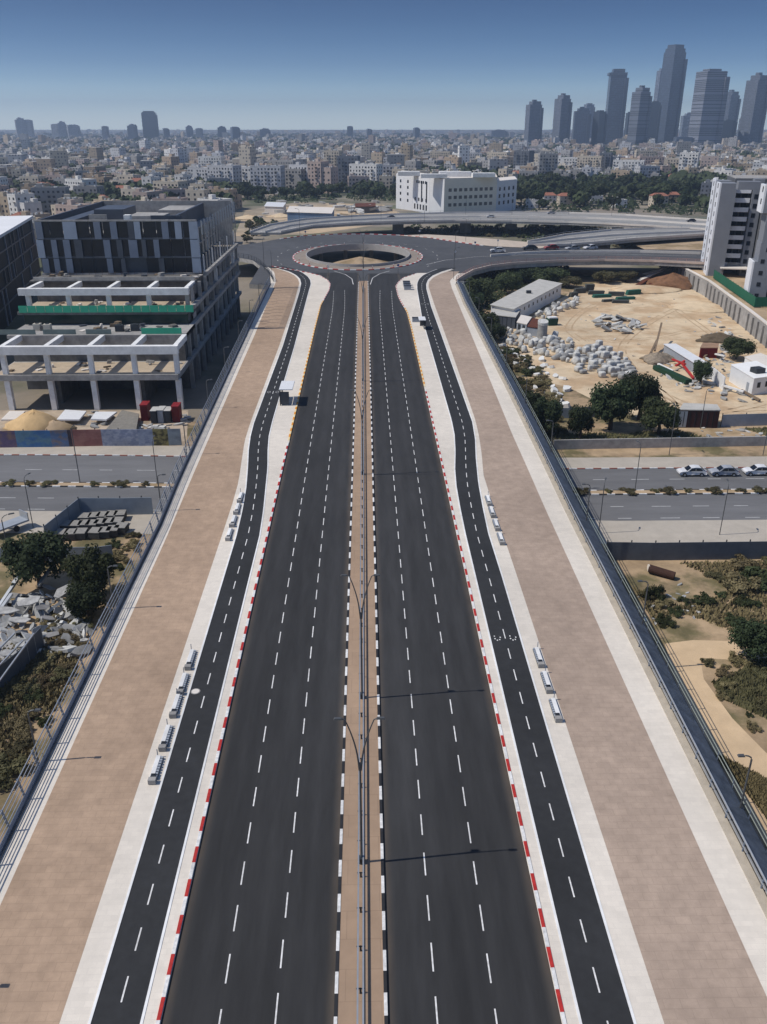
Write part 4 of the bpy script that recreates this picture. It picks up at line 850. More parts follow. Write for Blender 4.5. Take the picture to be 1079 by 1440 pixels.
for k_, (ua, uz, va_, m_, zt_) in enumerate(((14.0, 17.0, .2, TWD, .93), (17.02, 18.6, -1.0, TWG, 1.0), (18.62, 22.5, .8, TWD, .97))):
    for q_ in range(2):
        va2 = va_ + (vb + 9 - va_) * (q_ * .55) if vb < -4 else va_; tb('link_block', m_ if q_ == 0 else (TWG if k_ != 1 else CGREY), ua + q_ * 4.9, uz + q_ * 4.9, va2, 7.05 - q_ * .02, ZP - .2, ZP + (ZT - ZP) * (zt_ - .03 * q_))
        for k in range(10): tb('window', GLASS, ua + .4 + q_ * 4.9, uz - .4 + q_ * 4.9, va2 - .06, va2 - .003, ZP + k * fh + .9, ZP + k * fh + 2.3); tb('floor_band', CGREY, ua + q_ * 4.9 + .05, uz + q_ * 4.9 - .05, va2 - .5, va2 - .065, ZP + k * fh + .1, ZP + k * fh + .5)
tb('roof_plant', TWG, ub + 7, ub + 20, vb + 6, vb + 16, ZB - .1, ZB + 5); tb('roof_plant', TWG, ub - 5, ub + 1, vb + 14, vb + 18, ZT, ZT + 2.2)
tb('canopy', CONC, 4.0, 12.5, -2.5, 3.0, ZP + fh * .9, ZP + fh * .9 + .35); tb('canopy_wall', CGREY, 6.5, 12.4, 3.02, 3.3, ZP + fh * .9 + .36, ZP + fh * 1.4)
# ================================================================== yard: cabins, walls, heaps
def roofbox(name, label, cat, roof, h, m, rm, z0=0.0, door=None, group=None):
    """box whose roof corners are known; walls, roof sheet, door and windows as parts"""
    c = [Vector(P(*q, z0 + h)[:2]) for q in roof]
    t = thing(name, label, cat, group=group); a = MB(); a.pris([tuple(p) for p in c], z0 - .05, z0 + h - .12); a.build('wall', m, t)
    ctr = sum(c, Vector((0, 0))) / len(c); a = MB(); a.pris([tuple(ctr + (p - ctr) * 1.03) for p in c], z0 + h - .118, z0 + h + .06); a.build('roof', rm, t)
    return t, c
t, c = roofbox('prefab_cabin', 'long white prefabricated site cabin with dusty flat roof beside the bridge', 'cabin', [(691, 428), (724, 434), (790, 399), (758, 393)], 4.2, WMETAL, ROOFG)
wins(c[1], c[2], (2.3,), 10, 1.0, .9, par=t); wins(c[0], c[1], (2.0,), 3, 1.2, .9, par=t); a = MB(); a.obox(*((c[0] + c[2]) / 2), 4.27, 1.4, 1.2, .8); a.build('roof_unit', DSTEEL, t)
t, c = roofbox('storage_container', 'dark grey storage container with pale roof in front of the long prefab cabin', 'container', [(689, 442), (725, 446), (732, 435), (694, 434)], 3.2, mat('slate_metal', (.075, .085, .105), .6, .15, .6), ROOFG); wins(c[0], c[1], (.3,), 5, .12, 2.6, m=DSTEEL, par=t, nm='rib')
t, c = roofbox('storage_container', 'smaller grey container with pale roof just right of the dark container', 'container', [(727, 453), (741, 456), (748, 446), (733, 443)], 2.7, GMETAL, CONC); wins(c[0], c[1], (.3,), 2, .9, 2.0, m=DSTEEL, par=t, nm='door')
t, c = roofbox('storage_container', 'low grey container with brown roof behind the concrete stump', 'container', [(742, 459), (757, 461), (761, 450), (748, 447)], 2.4, GMETAL, RUST)
t = thing('concrete_stump', 'tall grey concrete cylinder with slanted pale top in the stone store', 'concrete pipe', P(762, 477)); a = MB(); a.tube([(0, 0, 0), (0, 0, 4.2)], 1.25, 20); a.build('shaft', STONEG, t); a = MB(); a.loft([[(1.35 * math.cos(q * .3927), 1.35 * math.sin(q * .3927), z + .35 * math.sin(q * .3927)) for q in range(16)] for z in (4.0, 4.7)]); a.build('top', STONE, t)
t = thing('waste_bin', 'dark green waste skip at the edge of the stone store', 'skip', P(776, 457)); a = MB(); a.obox(0, 0, 0, 2.6, 1.9, 1.9, .2, taper=1.1); a.build('bin', mat('bin_green', lin(20, 66, 54), .6, .1, .6), t); a = MB(); a.obox(0, 0, 1.91, 2.5, 1.8, .35, .2); a.build('load', CWHITE, t)
t, c = roofbox('site_cabin', 'plain white site cabin with flat roof at the right yard edge', 'cabin', [(1029, 513), (1061, 532), (1100, 527), (1064, 508)], 3.6, WMETAL, mat('bright_roof', (.78, .78, .77), .8, .05, .3)); wins(c[1], c[2], (1.5,), 3, .8, 1.1, par=t); wins(c[0], c[1], (0.05,), 1, 1.0, 2.1, m=GMETAL, par=t, nm='door', s0=.65, s1=.95); a = MB(); a.obox(*((c[1] + c[2]) / 2 + Vector((-1, 3))), 3.68, 2.2, 2.0, 1.0, .3); a.build('roof_unit', DSTEEL, t)
t, c = roofbox('site_cabin', 'white cabin partly hidden behind the plain white site cabin', 'cabin', [(1048, 502), (1080, 520), (1110, 512), (1070, 497)], 2.6, WMETAL, CONC)
t, c = roofbox('storage_container', 'red container with dusty brown roof in the sandy yard', 'container', [(985, 489), (1010, 489), (1011, 483), (989, 482)], 2.5, REDC, mat('brown_roof', lin(150, 122, 100), .9, .2, .5)); wins(c[0], c[1], (.2,), 2, 1.6, 1.9, m=mat('dark_red', lin(92, 18, 22), .6), par=t, nm='door')
t, c = roofbox('storage_container', 'dark maroon container with pale cluttered roof by the street fence', 'container', [(956, 576), (1013, 577), (1008, 569), (962, 567)], 3.4, MAROON, ROOFG); wins(c[0], c[1], (.2,), 6, .15, 2.8, m=RUBBER, par=t, nm='rib'); wins(c[0], c[1], (.1,), 1, 2.0, 3.0, m=GMETAL, par=t, nm='end_panel', s0=0, s1=.15)
t = thing('long_shed', 'long narrow white roofed shed beside the scrap heap', 'shed'); p, q = P(940, 497), P(986, 526); a = MB(); a.beam((p[0], p[1], 1.1), (q[0], q[1], 1.1), 2.6, 2.2); a.build('wall', GMETAL, t); a = MB(); a.beam((p[0], p[1], 2.32), (q[0], q[1], 2.32), 3.1, .16); a.build('roof', WMETAL, t)
for k, (p, q) in enumerate((((984, 522), (1000, 535)), ((1001, 535), (1017, 549)))):
    t = thing('sheet_wall', ['upper grey white sheet wall panel running from the long shed', 'lower grey white sheet wall panel towards the white cabin'][k], 'wall'); p, q = P(*p), P(*q); a = MB(); a.beam((*p[:2], 1.4), (*q[:2], 1.4), .2, 2.8); a.build('sheet', WMETAL, t); a = MB()
    for s_ in resample([p[:2], q[:2]], 2): a.box(s_.x + .1, s_.x + .25, s_.y + .1, s_.y + .25, 0, 2.9)
    a.build('post', STEEL, t)
def heap(name, label, cat, px, py, rx, ry, h, m, seed=1, rough=.25):
    r = random.Random(seed); x0, y0, _ = P(px, py); a = MB(); n, k = 22, 7; ring = []
    ph = [r.uniform(0, 6.3) for _ in range(4)]
    for j in range(k):
        f = j / (k - 1); rr = math.cos(f * math.pi / 2) ** .8 if f < 1 else 0.02
        ring.append([((rx * rr * (1 + rough * math.sin(3 * i * 2 * math.pi / n + ph[0]) * .5 + rough * r.uniform(-.3, .3))) * math.cos(i * 2 * math.pi / n), (ry * rr * (1 + rough * math.sin(2 * i * 2 * math.pi / n + ph[1]) * .5 + rough * r.uniform(-.3, .3))) * math.sin(i * 2 * math.pi / n), h * f ** 1.3 * (1 + rough * r.uniform(-.25, .25)) - .03) for i in range(n)])
    a.loft(ring); o = a.build(name, m, smooth=True); o.location = (x0, y0, 0); return tag(o, label, cat)
heap('sand_heap', 'large brown dirt heap at the far end of the sandy yard', 'heap', 945, 402, 9.5, 7, 4.2, mat('brown_dirt', lin(118, 86, 62), .95, .4, .6, bump=.8), 3, .4)
heap('sand_heap', 'low pale sand bank left of the brown dirt heap', 'heap', 905, 408, 12, 8, 1.6, SAND, 4); heap('sand_heap', 'pale sand bank beneath the retaining wall', 'heap', 985, 432, 9, 8, 1.5, SAND, 5)
heap('sand_heap', 'sandy yellow pile on the left forecourt under the unfinished building', 'heap', 52, 602, 5.2, 3.4, 3.4, mat('pile_sand', lin(196, 166, 122), .95, .15, .6), 6, .3); heap('sand_heap', 'lower brown pile right of the yellow sand pile', 'heap', 78, 604, 3.5, 2.6, 1.8, DIRT, 7, .3)
heap('rubble_heap', 'grey rubble heap behind the long shed scrap', 'heap', 925, 507, 4.2, 3.6, 2.0, mat('rubble', lin(140, 128, 112), .95, .4, 1.2, bump=.6), 8, .5)
heap('rubble_heap', 'dark rubble heap behind the red container', 'heap', 1012, 478, 6, 4.5, 1.8, mat('dark_rubble', lin(96, 84, 68), .95, .4, 1, bump=.6), 9, .5)
def slabmesh(seed, sx, sy, th):
    r = random.Random(seed); n = r.randint(5, 7); a = MB(); pts = []
    for i in range(n):
        q = 2 * math.pi * (i + r.uniform(-.25, .25)) / n; pts.append((sx * math.cos(q) * r.uniform(.75, 1.1), sy * math.sin(q) * r.uniform(.75, 1.1)))
    a.pris(pts, -th / 2, th / 2); return a
# timber boards, formwork, scrap
def plank(name, label, cat, a, b, w, h, z0, z1, m, group=None):
    p, q = P(*a), P(*b); o = MB(); o.beam((p[0], p[1], z0 + h / 2), (q[0], q[1], z1 + h / 2), w, h); return tag(o.build(name, m), label, cat, group)
for k, (a, b, z0, z1, m) in enumerate([((898, 398), (930, 392), .8, 3.0, 'w'), ((905, 394), (940, 390), 2.0, 4.0, 'w'), ((925, 390), (960, 391), 3.6, 4.2, 'b'), ((915, 402), (938, 396), .5, 2.4, 'b'), ((940, 388), (968, 394), 4.0, 3.2, 'w'), ((896, 403), (912, 396), .2, 1.2, 'b')]):
    plank('timber_board', f'{nth(k, 6)} {"pale" if m == "w" else "brown"} board from the left leaning on the brown dirt heap', 'board', a, b, 1.6, .25, z0, z1, CONC if m == 'w' else RUST, 'boards on the dirt heap')
for k, (px, py, w, d, h, r_, m) in enumerate([(815, 412, 4, 1.2, 1.6, .2, 'd'), (828, 410, 3, 1.2, 2.4, .1, 'd'), (838, 414, 5, 1.4, 1.2, -.1, 'd'), (846, 418, 6, 1.6, .9, .15, 'g'), (866, 416, 5, 1.4, 1.3, -.2, 'd'), (879, 421, 6, 1.5, .8, .1, 'g'), (890, 414, 5, 1.3, 1.5, .3, 'g'), (872, 426, 5, 1.5, .9, -.15, 'd'), (855, 424, 4, 1.2, .7, .2, 'd'), (806, 417, 3, 1.2, 1.4, .5, 'd')]):
    x, y, _ = P(px, py); a = MB()
    for j in range(3): a.obox(x + .1 * j, y, j * h / 3 + .003 * j, w, d, h / 3 - .02, r_ + .03 * j)
    tag(a.build('formwork_stack', {'d': mat('dark_formwork', (.07, .075, .07), .8, .3, .5), 'g': mat('teal_formwork', lin(40, 92, 80), .7, .2, .5)}[m]), f'{nth(k, 10)} stack of {"dark" if m == "d" else "teal"} formwork panels behind the sandy yard, counted from the left', 'panel stack', 'formwork stacks at the yard back')
for k, (a, b, z0, z1, m) in enumerate([((922, 520), (968, 541), .2, .2, 'g'), ((945, 511), (962, 523), .8, 1.6, 'r'), ((950, 519), (968, 514), .6, 1.5, 'r'), ((958, 520), (975, 535), 1.3, .3, 'r'), ((920, 500), (927, 480), 1.0, 4.5, 'b'), ((912, 506), (922, 492), .5, 2.2, 'b'), ((925, 517), (946, 526), .7, .5, 'w'), ((1000, 501), (1018, 510), .6, 1.4, 'w'), ((990, 505), (1003, 499), .3, 1.6, 'b'), ((1042, 553), (1068, 566), .5, .3, 'b'), ((1015, 548), (1045, 556), .8, .6, 'w')]):
    mm_ = {'g': mat('boat_green', lin(28, 60, 40), .7, .2, .6), 'r': RED, 'b': mat('scrap_wood', lin(120, 104, 86), .9, .3, 1), 'w': CWHITE}[m]
    plank('scrap_beam', f'{nth(k, 11)} {dict(g="dark green", r="red", b="brown", w="white")[m]} beam of the scrap beside the long shed, counted in order of heap', 'beam', a, b, 1.6 if m == 'g' else .45, .9 if m == 'g' else .35, z0, z1, mm_, 'scrap beams in the yard')
def scatter(name, cat, group, labels, spots, meshes, zoff=0.0, tilt=.0, scales=(.8, 1.2), seed=11, rot=None):
    r = random.Random(seed)
    for k, (x, y) in enumerate(spots):
        j = r.randrange(len(meshes)); o = bpy.data.objects.new(name, meshes[j]); COL.objects.link(o)
        s_ = r.uniform(*scales); o.scale = (s_ * r.uniform(.85, 1.15), s_ * r.uniform(.85, 1.15), s_); o.location = (x, y, zoff * s_)
        o.rotation_euler = (r.uniform(-tilt, tilt), r.uniform(-tilt, tilt), r.uniform(0, 6.28) if rot is None else rot + r.uniform(-.25, .25))
        lb_ = labels[j % len(labels)]; tag(o, lb_, cat, group)
def roundblock(seed, w, d, h, dome):
    r = random.Random(seed); a = MB(); n = 14; secs = []
    prof = [(.97, 0), (1.03, h * .45), (1.0, h * .86), (.93, h * .955), (.72, h * (1 + dome * .3))]
    for f, z in prof:
        ring = []
        for i in range(n):
            q = 2 * math.pi * i / n; c, s_ = math.cos(q), math.sin(q); e_ = .34
            ring.append((f * w / 2 * math.copysign(abs(c) ** e_, c) * r.uniform(.96, 1.04), f * d / 2 * math.copysign(abs(s_) ** e_, s_) * r.uniform(.96, 1.04), z))
        secs.append(ring)
    a.loft(secs); return a
def inpoly(x, y, pl):
    c = False; j = len(pl) - 1
    for i in range(len(pl)):
        if (pl[i][1] > y) != (pl[j][1] > y) and x < (pl[j][0] - pl[i][0]) * (y - pl[i][1]) / (pl[j][1] - pl[i][1]) + pl[i][0]: c = not c
        j = i
    return c
def fill(px, n, dmin, seed):
    pl = [P(*q)[:2] for q in px]; r = random.Random(seed); out = []; xs = [p[0] for p in pl]; ys = [p[1] for p in pl]
    for _ in range(n * 60):
        x, y = r.uniform(min(xs), max(xs)), r.uniform(min(ys), max(ys))
        if inpoly(x, y, pl) and all((x - a) ** 2 + (y - b) ** 2 > dmin * dmin for a, b in out): out.append((x, y))
        if len(out) >= n: break
    return out
blk = [roundblock(1, 1.9, 1.5, 2.4, .06).mesh('stone_block', STONE, True), roundblock(2, 2.1, 1.8, 1.7, .1).mesh('stone_block', STONE, True), roundblock(3, 1.5, 1.5, 2.0, .15).mesh('stone_block', STONE, True), roundblock(4, 2.4, 1.6, 1.3, .05).mesh('stone_block', STONEG, True)]; blk += [blk[3]]
def blab(w): return [f'tall rounded white concrete block {w}', f'squat rounded white concrete block {w}', f'small domed white concrete block {w}', f'long grey concrete block {w}', f'long grey concrete block {w}']
scatter('stone_block', 'stone block', 'blocks packed in rows by the yard', blab('packed in the rows beside the sandy yard'), fill([(800, 500), (842, 486), (868, 500), (893, 522), (884, 534), (840, 530), (812, 524)], 62, 1.6, 1), blk, scales=(.62, .92), seed=1, rot=.4, tilt=.06)
scatter('stone_block', 'stone block', 'blocks in the heap below the prefab cabin', blab('in the heap below the prefab cabin'), fill([(700, 462), (745, 470), (790, 478), (812, 486), (815, 515), (780, 505), (745, 500), (720, 488), (702, 478)], 84, 1.4, 2), blk, scales=(.45, .95), seed=2, tilt=.5)
scatter('stone_block', 'stone block', 'blocks strewn along the cabin front', blab('strewn along the long prefab cabin front'), fill([(752, 447), (766, 436), (810, 420), (814, 432), (788, 440), (768, 450)], 28, 1.5, 3), blk, scales=(.5, .9), seed=3, tilt=.5)
lump = [slabmesh(40 + i, 1.2, .9, .8).mesh('stone_lump', mat('chalk', (.66, .66, .64), .9, .12, 1.2, coords='obj')) for i in range(3)]
scatter('stone_lump', 'stone', 'white stones on the scrub', ['angular white stone lying among the scrub before the block rows', 'flat white stone lying among the scrub before the block rows', 'broken white stone lying among the scrub before the block rows'], fill([(738, 520), (760, 505), (790, 525), (800, 552), (795, 580), (770, 576), (748, 545)], 26, 1.7, 4) + fill([(700, 485), (735, 500), (750, 520), (728, 525), (708, 505)], 12, 2.0, 5), lump, .3, .4, (.5, 1.15), 4)
gsl = [slabmesh(60 + i, 2.0, .9, .5).mesh('broken_slab', STONE if i % 2 else STONEG) for i in range(4)]
scatter('broken_slab', 'slab', 'slabs heaped in the middle of the yard', ['grey slab of the heap in the middle of the sandy yard', 'white slab of the heap in the middle of the sandy yard'], fill([(836, 452), (850, 444), (885, 452), (905, 458), (903, 467), (870, 472), (845, 466)], 30, 1.15, 6), gsl, .75, .6, (.7, 1.2), 5)
scatter('broken_slab', 'slab', 'slabs lying by the white yard cabin', ['grey slab lying by the white yard cabin', 'pale slab lying by the white yard cabin'], fill([(965, 532), (985, 528), (1020, 548), (1060, 560), (1060, 568), (1010, 562), (975, 545)], 16, 1.3, 7), gsl, .35, .35, (.5, .9), 6)
scatter('broken_slab', 'slab', 'rocks below the retaining wall', ['grey rock below the retaining wall', 'pale rock below the retaining wall'], fill([(985, 436), (1010, 446), (1060, 490), (1030, 480), (1000, 460)], 16, 1.8, 8), gsl, .2, .4, (.3, .7), 7)
# ================================================================== left side: hoarding, forecourt, fences, paver stacks, rubble
def fence_line(name, label, cat, pts, h, board, post, step=2.5, th=.08, z=0.0, cols=None):
    t = thing(name, label, cat)
    for k, (p, q) in enumerate(zip(pts, pts[1:])):
        a = MB(); a.beam((*p[:2], z + h / 2), (*q[:2], z + h / 2), th, h); a.build('panel', cols[k % len(cols)] if cols else board, t)
    for s_ in resample([p[:2] for p in pts], step):
        a = MB(); a.box(s_.x - .06, s_.x + .06, s_.y + th / 2 + .003, s_.y + th / 2 + .12, z, z + h + .25); a.build('post', post, t)
    return t
def mural(name, cols, sc): 
    m = mat(name, cols[0], .75, .15, sc, col2=cols[1], big=.2, stretch=(1, 1, 1.6)); return m
MU = [mural('mural_violet', (lin(98, 84, 110), lin(132, 108, 98)), 1.2), mural('mural_blue', (lin(70, 112, 160), lin(96, 130, 150)), 1.0), mural('mural_blue_brown', (lin(84, 104, 136), lin(120, 108, 104)), 1.4), mural('mural_dark_gap', (lin(60, 52, 58), lin(76, 66, 70)), 1.0), mural('mural_brick', (lin(142, 100, 92), lin(128, 84, 80)), 1.0), mural('mural_silver', (lin(150, 156, 172), lin(122, 130, 152)), 2.0), mural('mural_silver_two', (lin(140, 148, 166), lin(112, 122, 146)), 2.2), mural('mural_olive', (lin(136, 128, 84), lin(70, 66, 46)), 2.4), mural('mural_pale', (lin(134, 144, 152), lin(120, 128, 138)), 1.0)]  # narrow dark board fills the gap between panels
hx = [-30, 25, 74, 98, 103, 145, 196, 217, 238, 256]
hb = [630, 629, 628.5, 628, 627.8, 627, 627, 626.6, 626.4, 626]
fence_line('painted_hoarding', 'colourful painted board hoarding along the left street below the unfinished building', 'hoarding', [P(x, y) for x, y in zip(hx, hb)], 3.0, None, DSTEEL, 4.0, cols=MU)
def sheet(name, label, cat, px, z, th, m):
    a = MB(); a.pris([P(*q, z)[:2] for q in px], z, z + th); return tag(a.build(name, m), label, cat)
sheet('roof_sheet', 'white flat roof sheet right of the yellow sand pile', 'sheet', [(80, 592), (112, 592), (122, 580), (92, 578)], .9, .3, WMETAL); sheet('roof_sheet', 'white flat roof sheet in the middle of the left forecourt', 'sheet', [(128, 591), (150, 592), (165, 581), (135, 581)], .8, .3, WMETAL); sheet('roof_sheet', 'grey white sheet at the left frame edge of the forecourt', 'sheet', [(2, 592), (25, 592), (36, 580), (14, 580)], .8, .3, CONC)
sheet('tarpaulin', 'wrinkled grey tarpaulin on the left forecourt', 'tarpaulin', [(150, 606), (192, 607), (196, 584), (172, 579)], .7, .35, mat('tarp_grey', lin(128, 124, 116), .8, .2, 1.4, bump=.6))
for k, (x0, x1, y0, h, m, lab) in enumerate(((199, 209, 592, 3.0, REDC, 'red cabin, left of the two on the forecourt'), (213, 221, 596, 2.4, DSTEEL, 'dark grey cabinet between the red cabins'), (222.5, 231, 595, 2.4, GMETAL, 'grey cabinet between the red cabins'), (232, 241, 595, 2.3, DSTEEL, 'black cabinet just left of the right red cabin'), (243, 253, 594, 3.0, REDC, 'red cabin, right of the two on the forecourt'))):
    p, q = P(x0, y0), P(x1, y0); t = thing('site_cabinet', lab, 'cabinet', ((p[0] + q[0]) / 2, p[1] + 1.3, 0)); w = q[0] - p[0]
    a = MB(); a.box(-w / 2, w / 2, -1.3, 1.3, 0, h); a.build('body', m, t, bevel=.03); a = MB(); a.box(-w / 2 + .1, w / 2 - .1, -1.36, -1.303, .15, h - .25); a.build('door', MATS['dark_red'] if m is REDC else m, t); a = MB(); a.box(-w / 2 - .05, w / 2 + .05, -1.35, 1.35, h + .003, h + .1); a.build('roof', ROOFG if m is not REDC else m, t)
scatter('rubble_piece', 'rubble', 'rubble on the left forecourt', ['broken grey slab on the left forecourt', 'pale broken slab on the left forecourt'], fill([(118, 600), (150, 603), (160, 585), (130, 578)], 9, 1.0, 21) + fill([(195, 606), (238, 608), (240, 598), (200, 598)], 12, .8, 22) + fill([(236, 600), (262, 600), (270, 580), (255, 580)], 7, 1.0, 23), gsl, .3, .3, (.3, .7), 9)
fence_line('tin_fence', 'blue grey sheet metal fence around the stacks of pavers', 'fence', [P(*q) for q in ((66, 765), (115, 724), (128, 724), (176, 724), (216, 723))], 2.6, mat('blue_tin', lin(132, 142, 152), .55, .12, .6), DSTEEL, 3.0)
fence_line('tin_fence', 'low blue grey sheet fence behind the big bush on the left', 'fence', [P(*q) for q in ((-40, 792), (18, 790), (60, 790), (140, 789), (160, 786))], 2.0, MATS['blue_tin'], DSTEEL, 4.0)
kk = 0
for px, py in [(121, 734), (134, 733), (146, 732), (158, 731), (170, 730), (95, 745), (108, 745), (120, 744), (131, 744), (143, 742), (154, 741), (166, 740), (88, 757), (101, 757), (115, 756), (136, 755), (149, 754), (160, 752), (172, 748)]:
    x, y, _ = P(px, py); t = thing('paver_stack', f'{nth(kk % 7 if kk > 4 else kk, 7)} stack of dark pavers from the left, {"back" if kk < 5 else "middle" if kk < 12 else "front"} row', 'paver stack', (x, y, 0), .08 * math.sin(kk * 2), 'stacks of pavers behind the tin fence')
    a = MB(); a.box(-.72, .72, -.85, .85, .12, .95); a.build('pavers', mat('stack_dark', (.075, .073, .068), .9, .3, 2), t); a = MB(); a.box(-.75, .75, -.88, .88, .953, 1.05); a.build('top_layer', mat('stack_top', (.25, .24, .22), .9, .25, 2), t)
    a = MB(); a.box(-.7, .7, -.8, -.6, 0, .117); a.box(-.7, .7, .6, .8, 0, .117); a.build('pallet', RUST, t); kk += 1
bigs = [slabmesh(80 + i, 2.9, 1.3, .28) for i in range(5)]
for k, (px, py, z, rx, ry, rz, s_, m) in enumerate([(10, 872, 1.2, .2, .1, .2, 1.0, 0), (45, 862, 1.6, .35, -.1, .5, 1.0, 0), (62, 868, 1.3, .5, .3, 1.0, .7, 1), (92, 848, 1.6, .45, -.3, .7, .9, 0), (70, 880, 1.0, .2, .5, .8, .7, 1), (84, 868, .9, .9, .2, 1.2, .6, 1), (30, 880, .8, .1, .1, .1, .9, 0), (58, 898, 1.2, 1.2, .1, .9, .7, 0), (75, 900, .7, .3, .2, .9, .6, 1), (35, 915, .8, .1, -.1, .3, .7, 0), (15, 930, 1.0, .15, .2, .4, .8, 0), (100, 830, .6, .5, .2, .5, .5, 1), (70, 835, .9, .3, .6, .4, .6, 1), (20, 845, .7, .4, .2, .3, .7, 1)]):
    o = bigs[k % 5].build('broken_slab', mat('slab_concrete', (.40, .395, .38), .9, .3, .9, coords='obj', big=.2) if m == 0 else CGREY); x, y, _ = P(px, py); o.location = (x, y, z); o.rotation_euler = (rx, ry, rz); o.scale = (s_ * .52,) * 3
    tag(o, f'{nth(k, 14)} large {"pale" if m == 0 else "grey"} broken concrete slab of the left rubble heap', 'slab', 'slabs of the left rubble heap')
scatter('rubble_piece', 'rubble', 'small pieces of the left rubble heap', ['small grey piece in the left rubble heap', 'small pale piece in the left rubble heap'], fill([(-20, 850), (60, 835), (120, 850), (120, 900), (60, 930), (0, 900)], 110, .6, 31) + fill([(70, 890), (130, 880), (120, 920), (90, 930)], 10, .8, 32), gsl, .6, .8, (.18, .75), 10)
for k, (a, b, z0, z1) in enumerate([((0, 862), (30, 836), .6, 2.0), ((22, 838), (45, 822), 1.5, 2.4), ((38, 832), (62, 818), 1.2, 2.2), ((58, 842), (82, 820), 1.6, 2.6), ((2, 868), (20, 852), .7, 1.4)]):
    plank('bent_beam', f'{nth(k, 5)} long pale bent beam sticking out of the left rubble heap', 'beam', a, b, .35, .3, z0, z1, STEEL, 'beams of the left rubble heap')
fence_line('metal_gate', 'dark grey sheet metal gate panels leaning at the lower left frame edge', 'gate', [P(*q) for q in ((-40, 1010), (2, 968), (34, 942), (62, 910))], 2.4, mat('gate_grey', lin(92, 98, 106), .5, .15, .8), STEEL, 1.5)
for k, (a, b) in enumerate((((0, 950), (28, 925)), ((0, 975), (40, 935)), ((0, 1000), (55, 925)))): plank('gate_rail', f'{ORD[k]} long pale rail lying above the grey gate panels at left', 'rail', a, b, .14, .14, 2.6, 2.9, STEEL, 'rails at the left gate')
sheet('pale_slab_floor', 'pale concrete floor patch beside the left rubble heap', 'floor', [(-20, 905), (38, 900), (44, 915), (10, 940), (-20, 945)], .05, .12, CGREY)
# left of the street: crooked barrier and small debris
t = thing('tipped_trailer', 'tilted grey metal trailer frame by the left street pavement', 'trailer', (*P(14, 748)[:2], .2), .9)
a = MB(); a.obox(0, 0, .8, 5, 2.0, .25); a.build('bed', GMETAL, t)
for x in (-2.4, 2.4):
    a = MB(); a.obox(x, 0, 1.05, .15, 2.0, 1.0); a.build('board', STEEL, t)
for s_ in (-1, 1):
    a = MB(); a.tube([(.5, s_ * .95, .4), (.5, s_ * 1.15, .4)], .42, 14); a.build('wheel', RUBBER, t)
# ------------------------------------------------------------------ right side walls and fences along the street
fence_line('grey_wall', 'long low grey wall between the right street and the dark trees', 'wall', [P(*q) for q in ((778, 632), (880, 630), (1000, 628), (1079, 626.5), (1180, 625))], 1.7, CGREY, CDARK, 9.0, .3)
fence_line('tin_fence', 'grey sheet fence between the sandy yard and the verge at right', 'fence', [P(*q) for q in ((1014, 600), (1050, 599), (1079, 598), (1200, 596))], 2.3, GMETAL, DSTEEL, 4.5)
fence_line('tin_fence', 'short blue grey sheet fence at the foot of the strewn white stones', 'fence', [P(*q) for q in ((772, 588), (800, 588), (836, 586))], 2.0, MATS['blue_tin'], DSTEEL, 5.0)
fence_line('dark_fence', 'dark blue grey panel fence along the near side of the right street', 'fence', [P(*q) for q in ((852, 787), (915, 788), (1000, 787), (1079, 786), (1180, 785))], 2.5, mat('dark_fence_panel', lin(84, 90, 98), .6, .2, .7), DSTEEL, 3.0)
t = thing('drain_pipe', 'rusty brown pipe lying on the dirt below the dark fence', 'pipe'); p, q = P(912, 806), P(948, 815); a = MB(); a.tube([(p[0], p[1], .7), (q[0], q[1], .5)], .5, 14); a.build('shell', mat('burnt_brown', lin(66, 46, 38), .9, .3, 1), t); a = MB(); a.tube([(p[0] - .1, p[1], .7), (p[0] - .02, p[1], .7)], .5, 12); a.build('end_cap', CONC, t)
scatter('rubble_piece', 'rubble', 'white pieces on the right scrub', ['grey piece on the scrub below the dark fence', 'white piece on the scrub below the dark fence'], fill([(890, 830), (960, 820), (990, 850), (980, 880), (910, 880)], 22, .8, 41), gsl, .15, .4, (.1, .28), 12)
scatter('rubble_piece', 'rubble', 'rubble on the verge', ['grey piece on the verge behind the long grey wall', 'white piece on the verge behind the long grey wall'], fill([(955, 600), (1079, 603), (1079, 618), (960, 620), (880, 622)], 18, 1.2, 42), gsl, .2, .3, (.2, .5), 13)
scatter('debris', 'debris', 'small debris strewn over the yard', ['small grey piece of debris on the sandy yard', 'small pale piece of debris on the sandy yard'], fill([(770, 440), (880, 395), (945, 395), (1030, 470), (1079, 520), (1079, 585), (960, 590), (850, 560), (900, 520), (830, 480)], 70, 2.0, 91), gsl, .12, .4, (.12, .34), 17)
scatter('debris', 'debris', 'debris beside the white cabin', ['grey piece of junk beside the plain white cabin', 'pale piece of junk beside the plain white cabin'], fill([(985, 505), (1030, 505), (1030, 550), (1000, 545)], 20, 1.0, 92), gsl, .25, .6, (.2, .55), 18)
scatter('debris', 'debris', 'debris around the long shed', ['grey junk piece heaped round the long shed', 'pale junk piece heaped round the long shed'], fill([(912, 495), (940, 510), (985, 545), (970, 552), (920, 525)], 30, .9, 93), gsl, .3, .7, (.2, .6), 19)
scatter('debris', 'debris', 'debris behind the red container', ['grey debris behind the red container', 'pale debris behind the red container'], fill([(985, 470), (1040, 470), (1060, 500), (1015, 500)], 22, 1.4, 94), gsl, .25, .6, (.3, .7), 20)
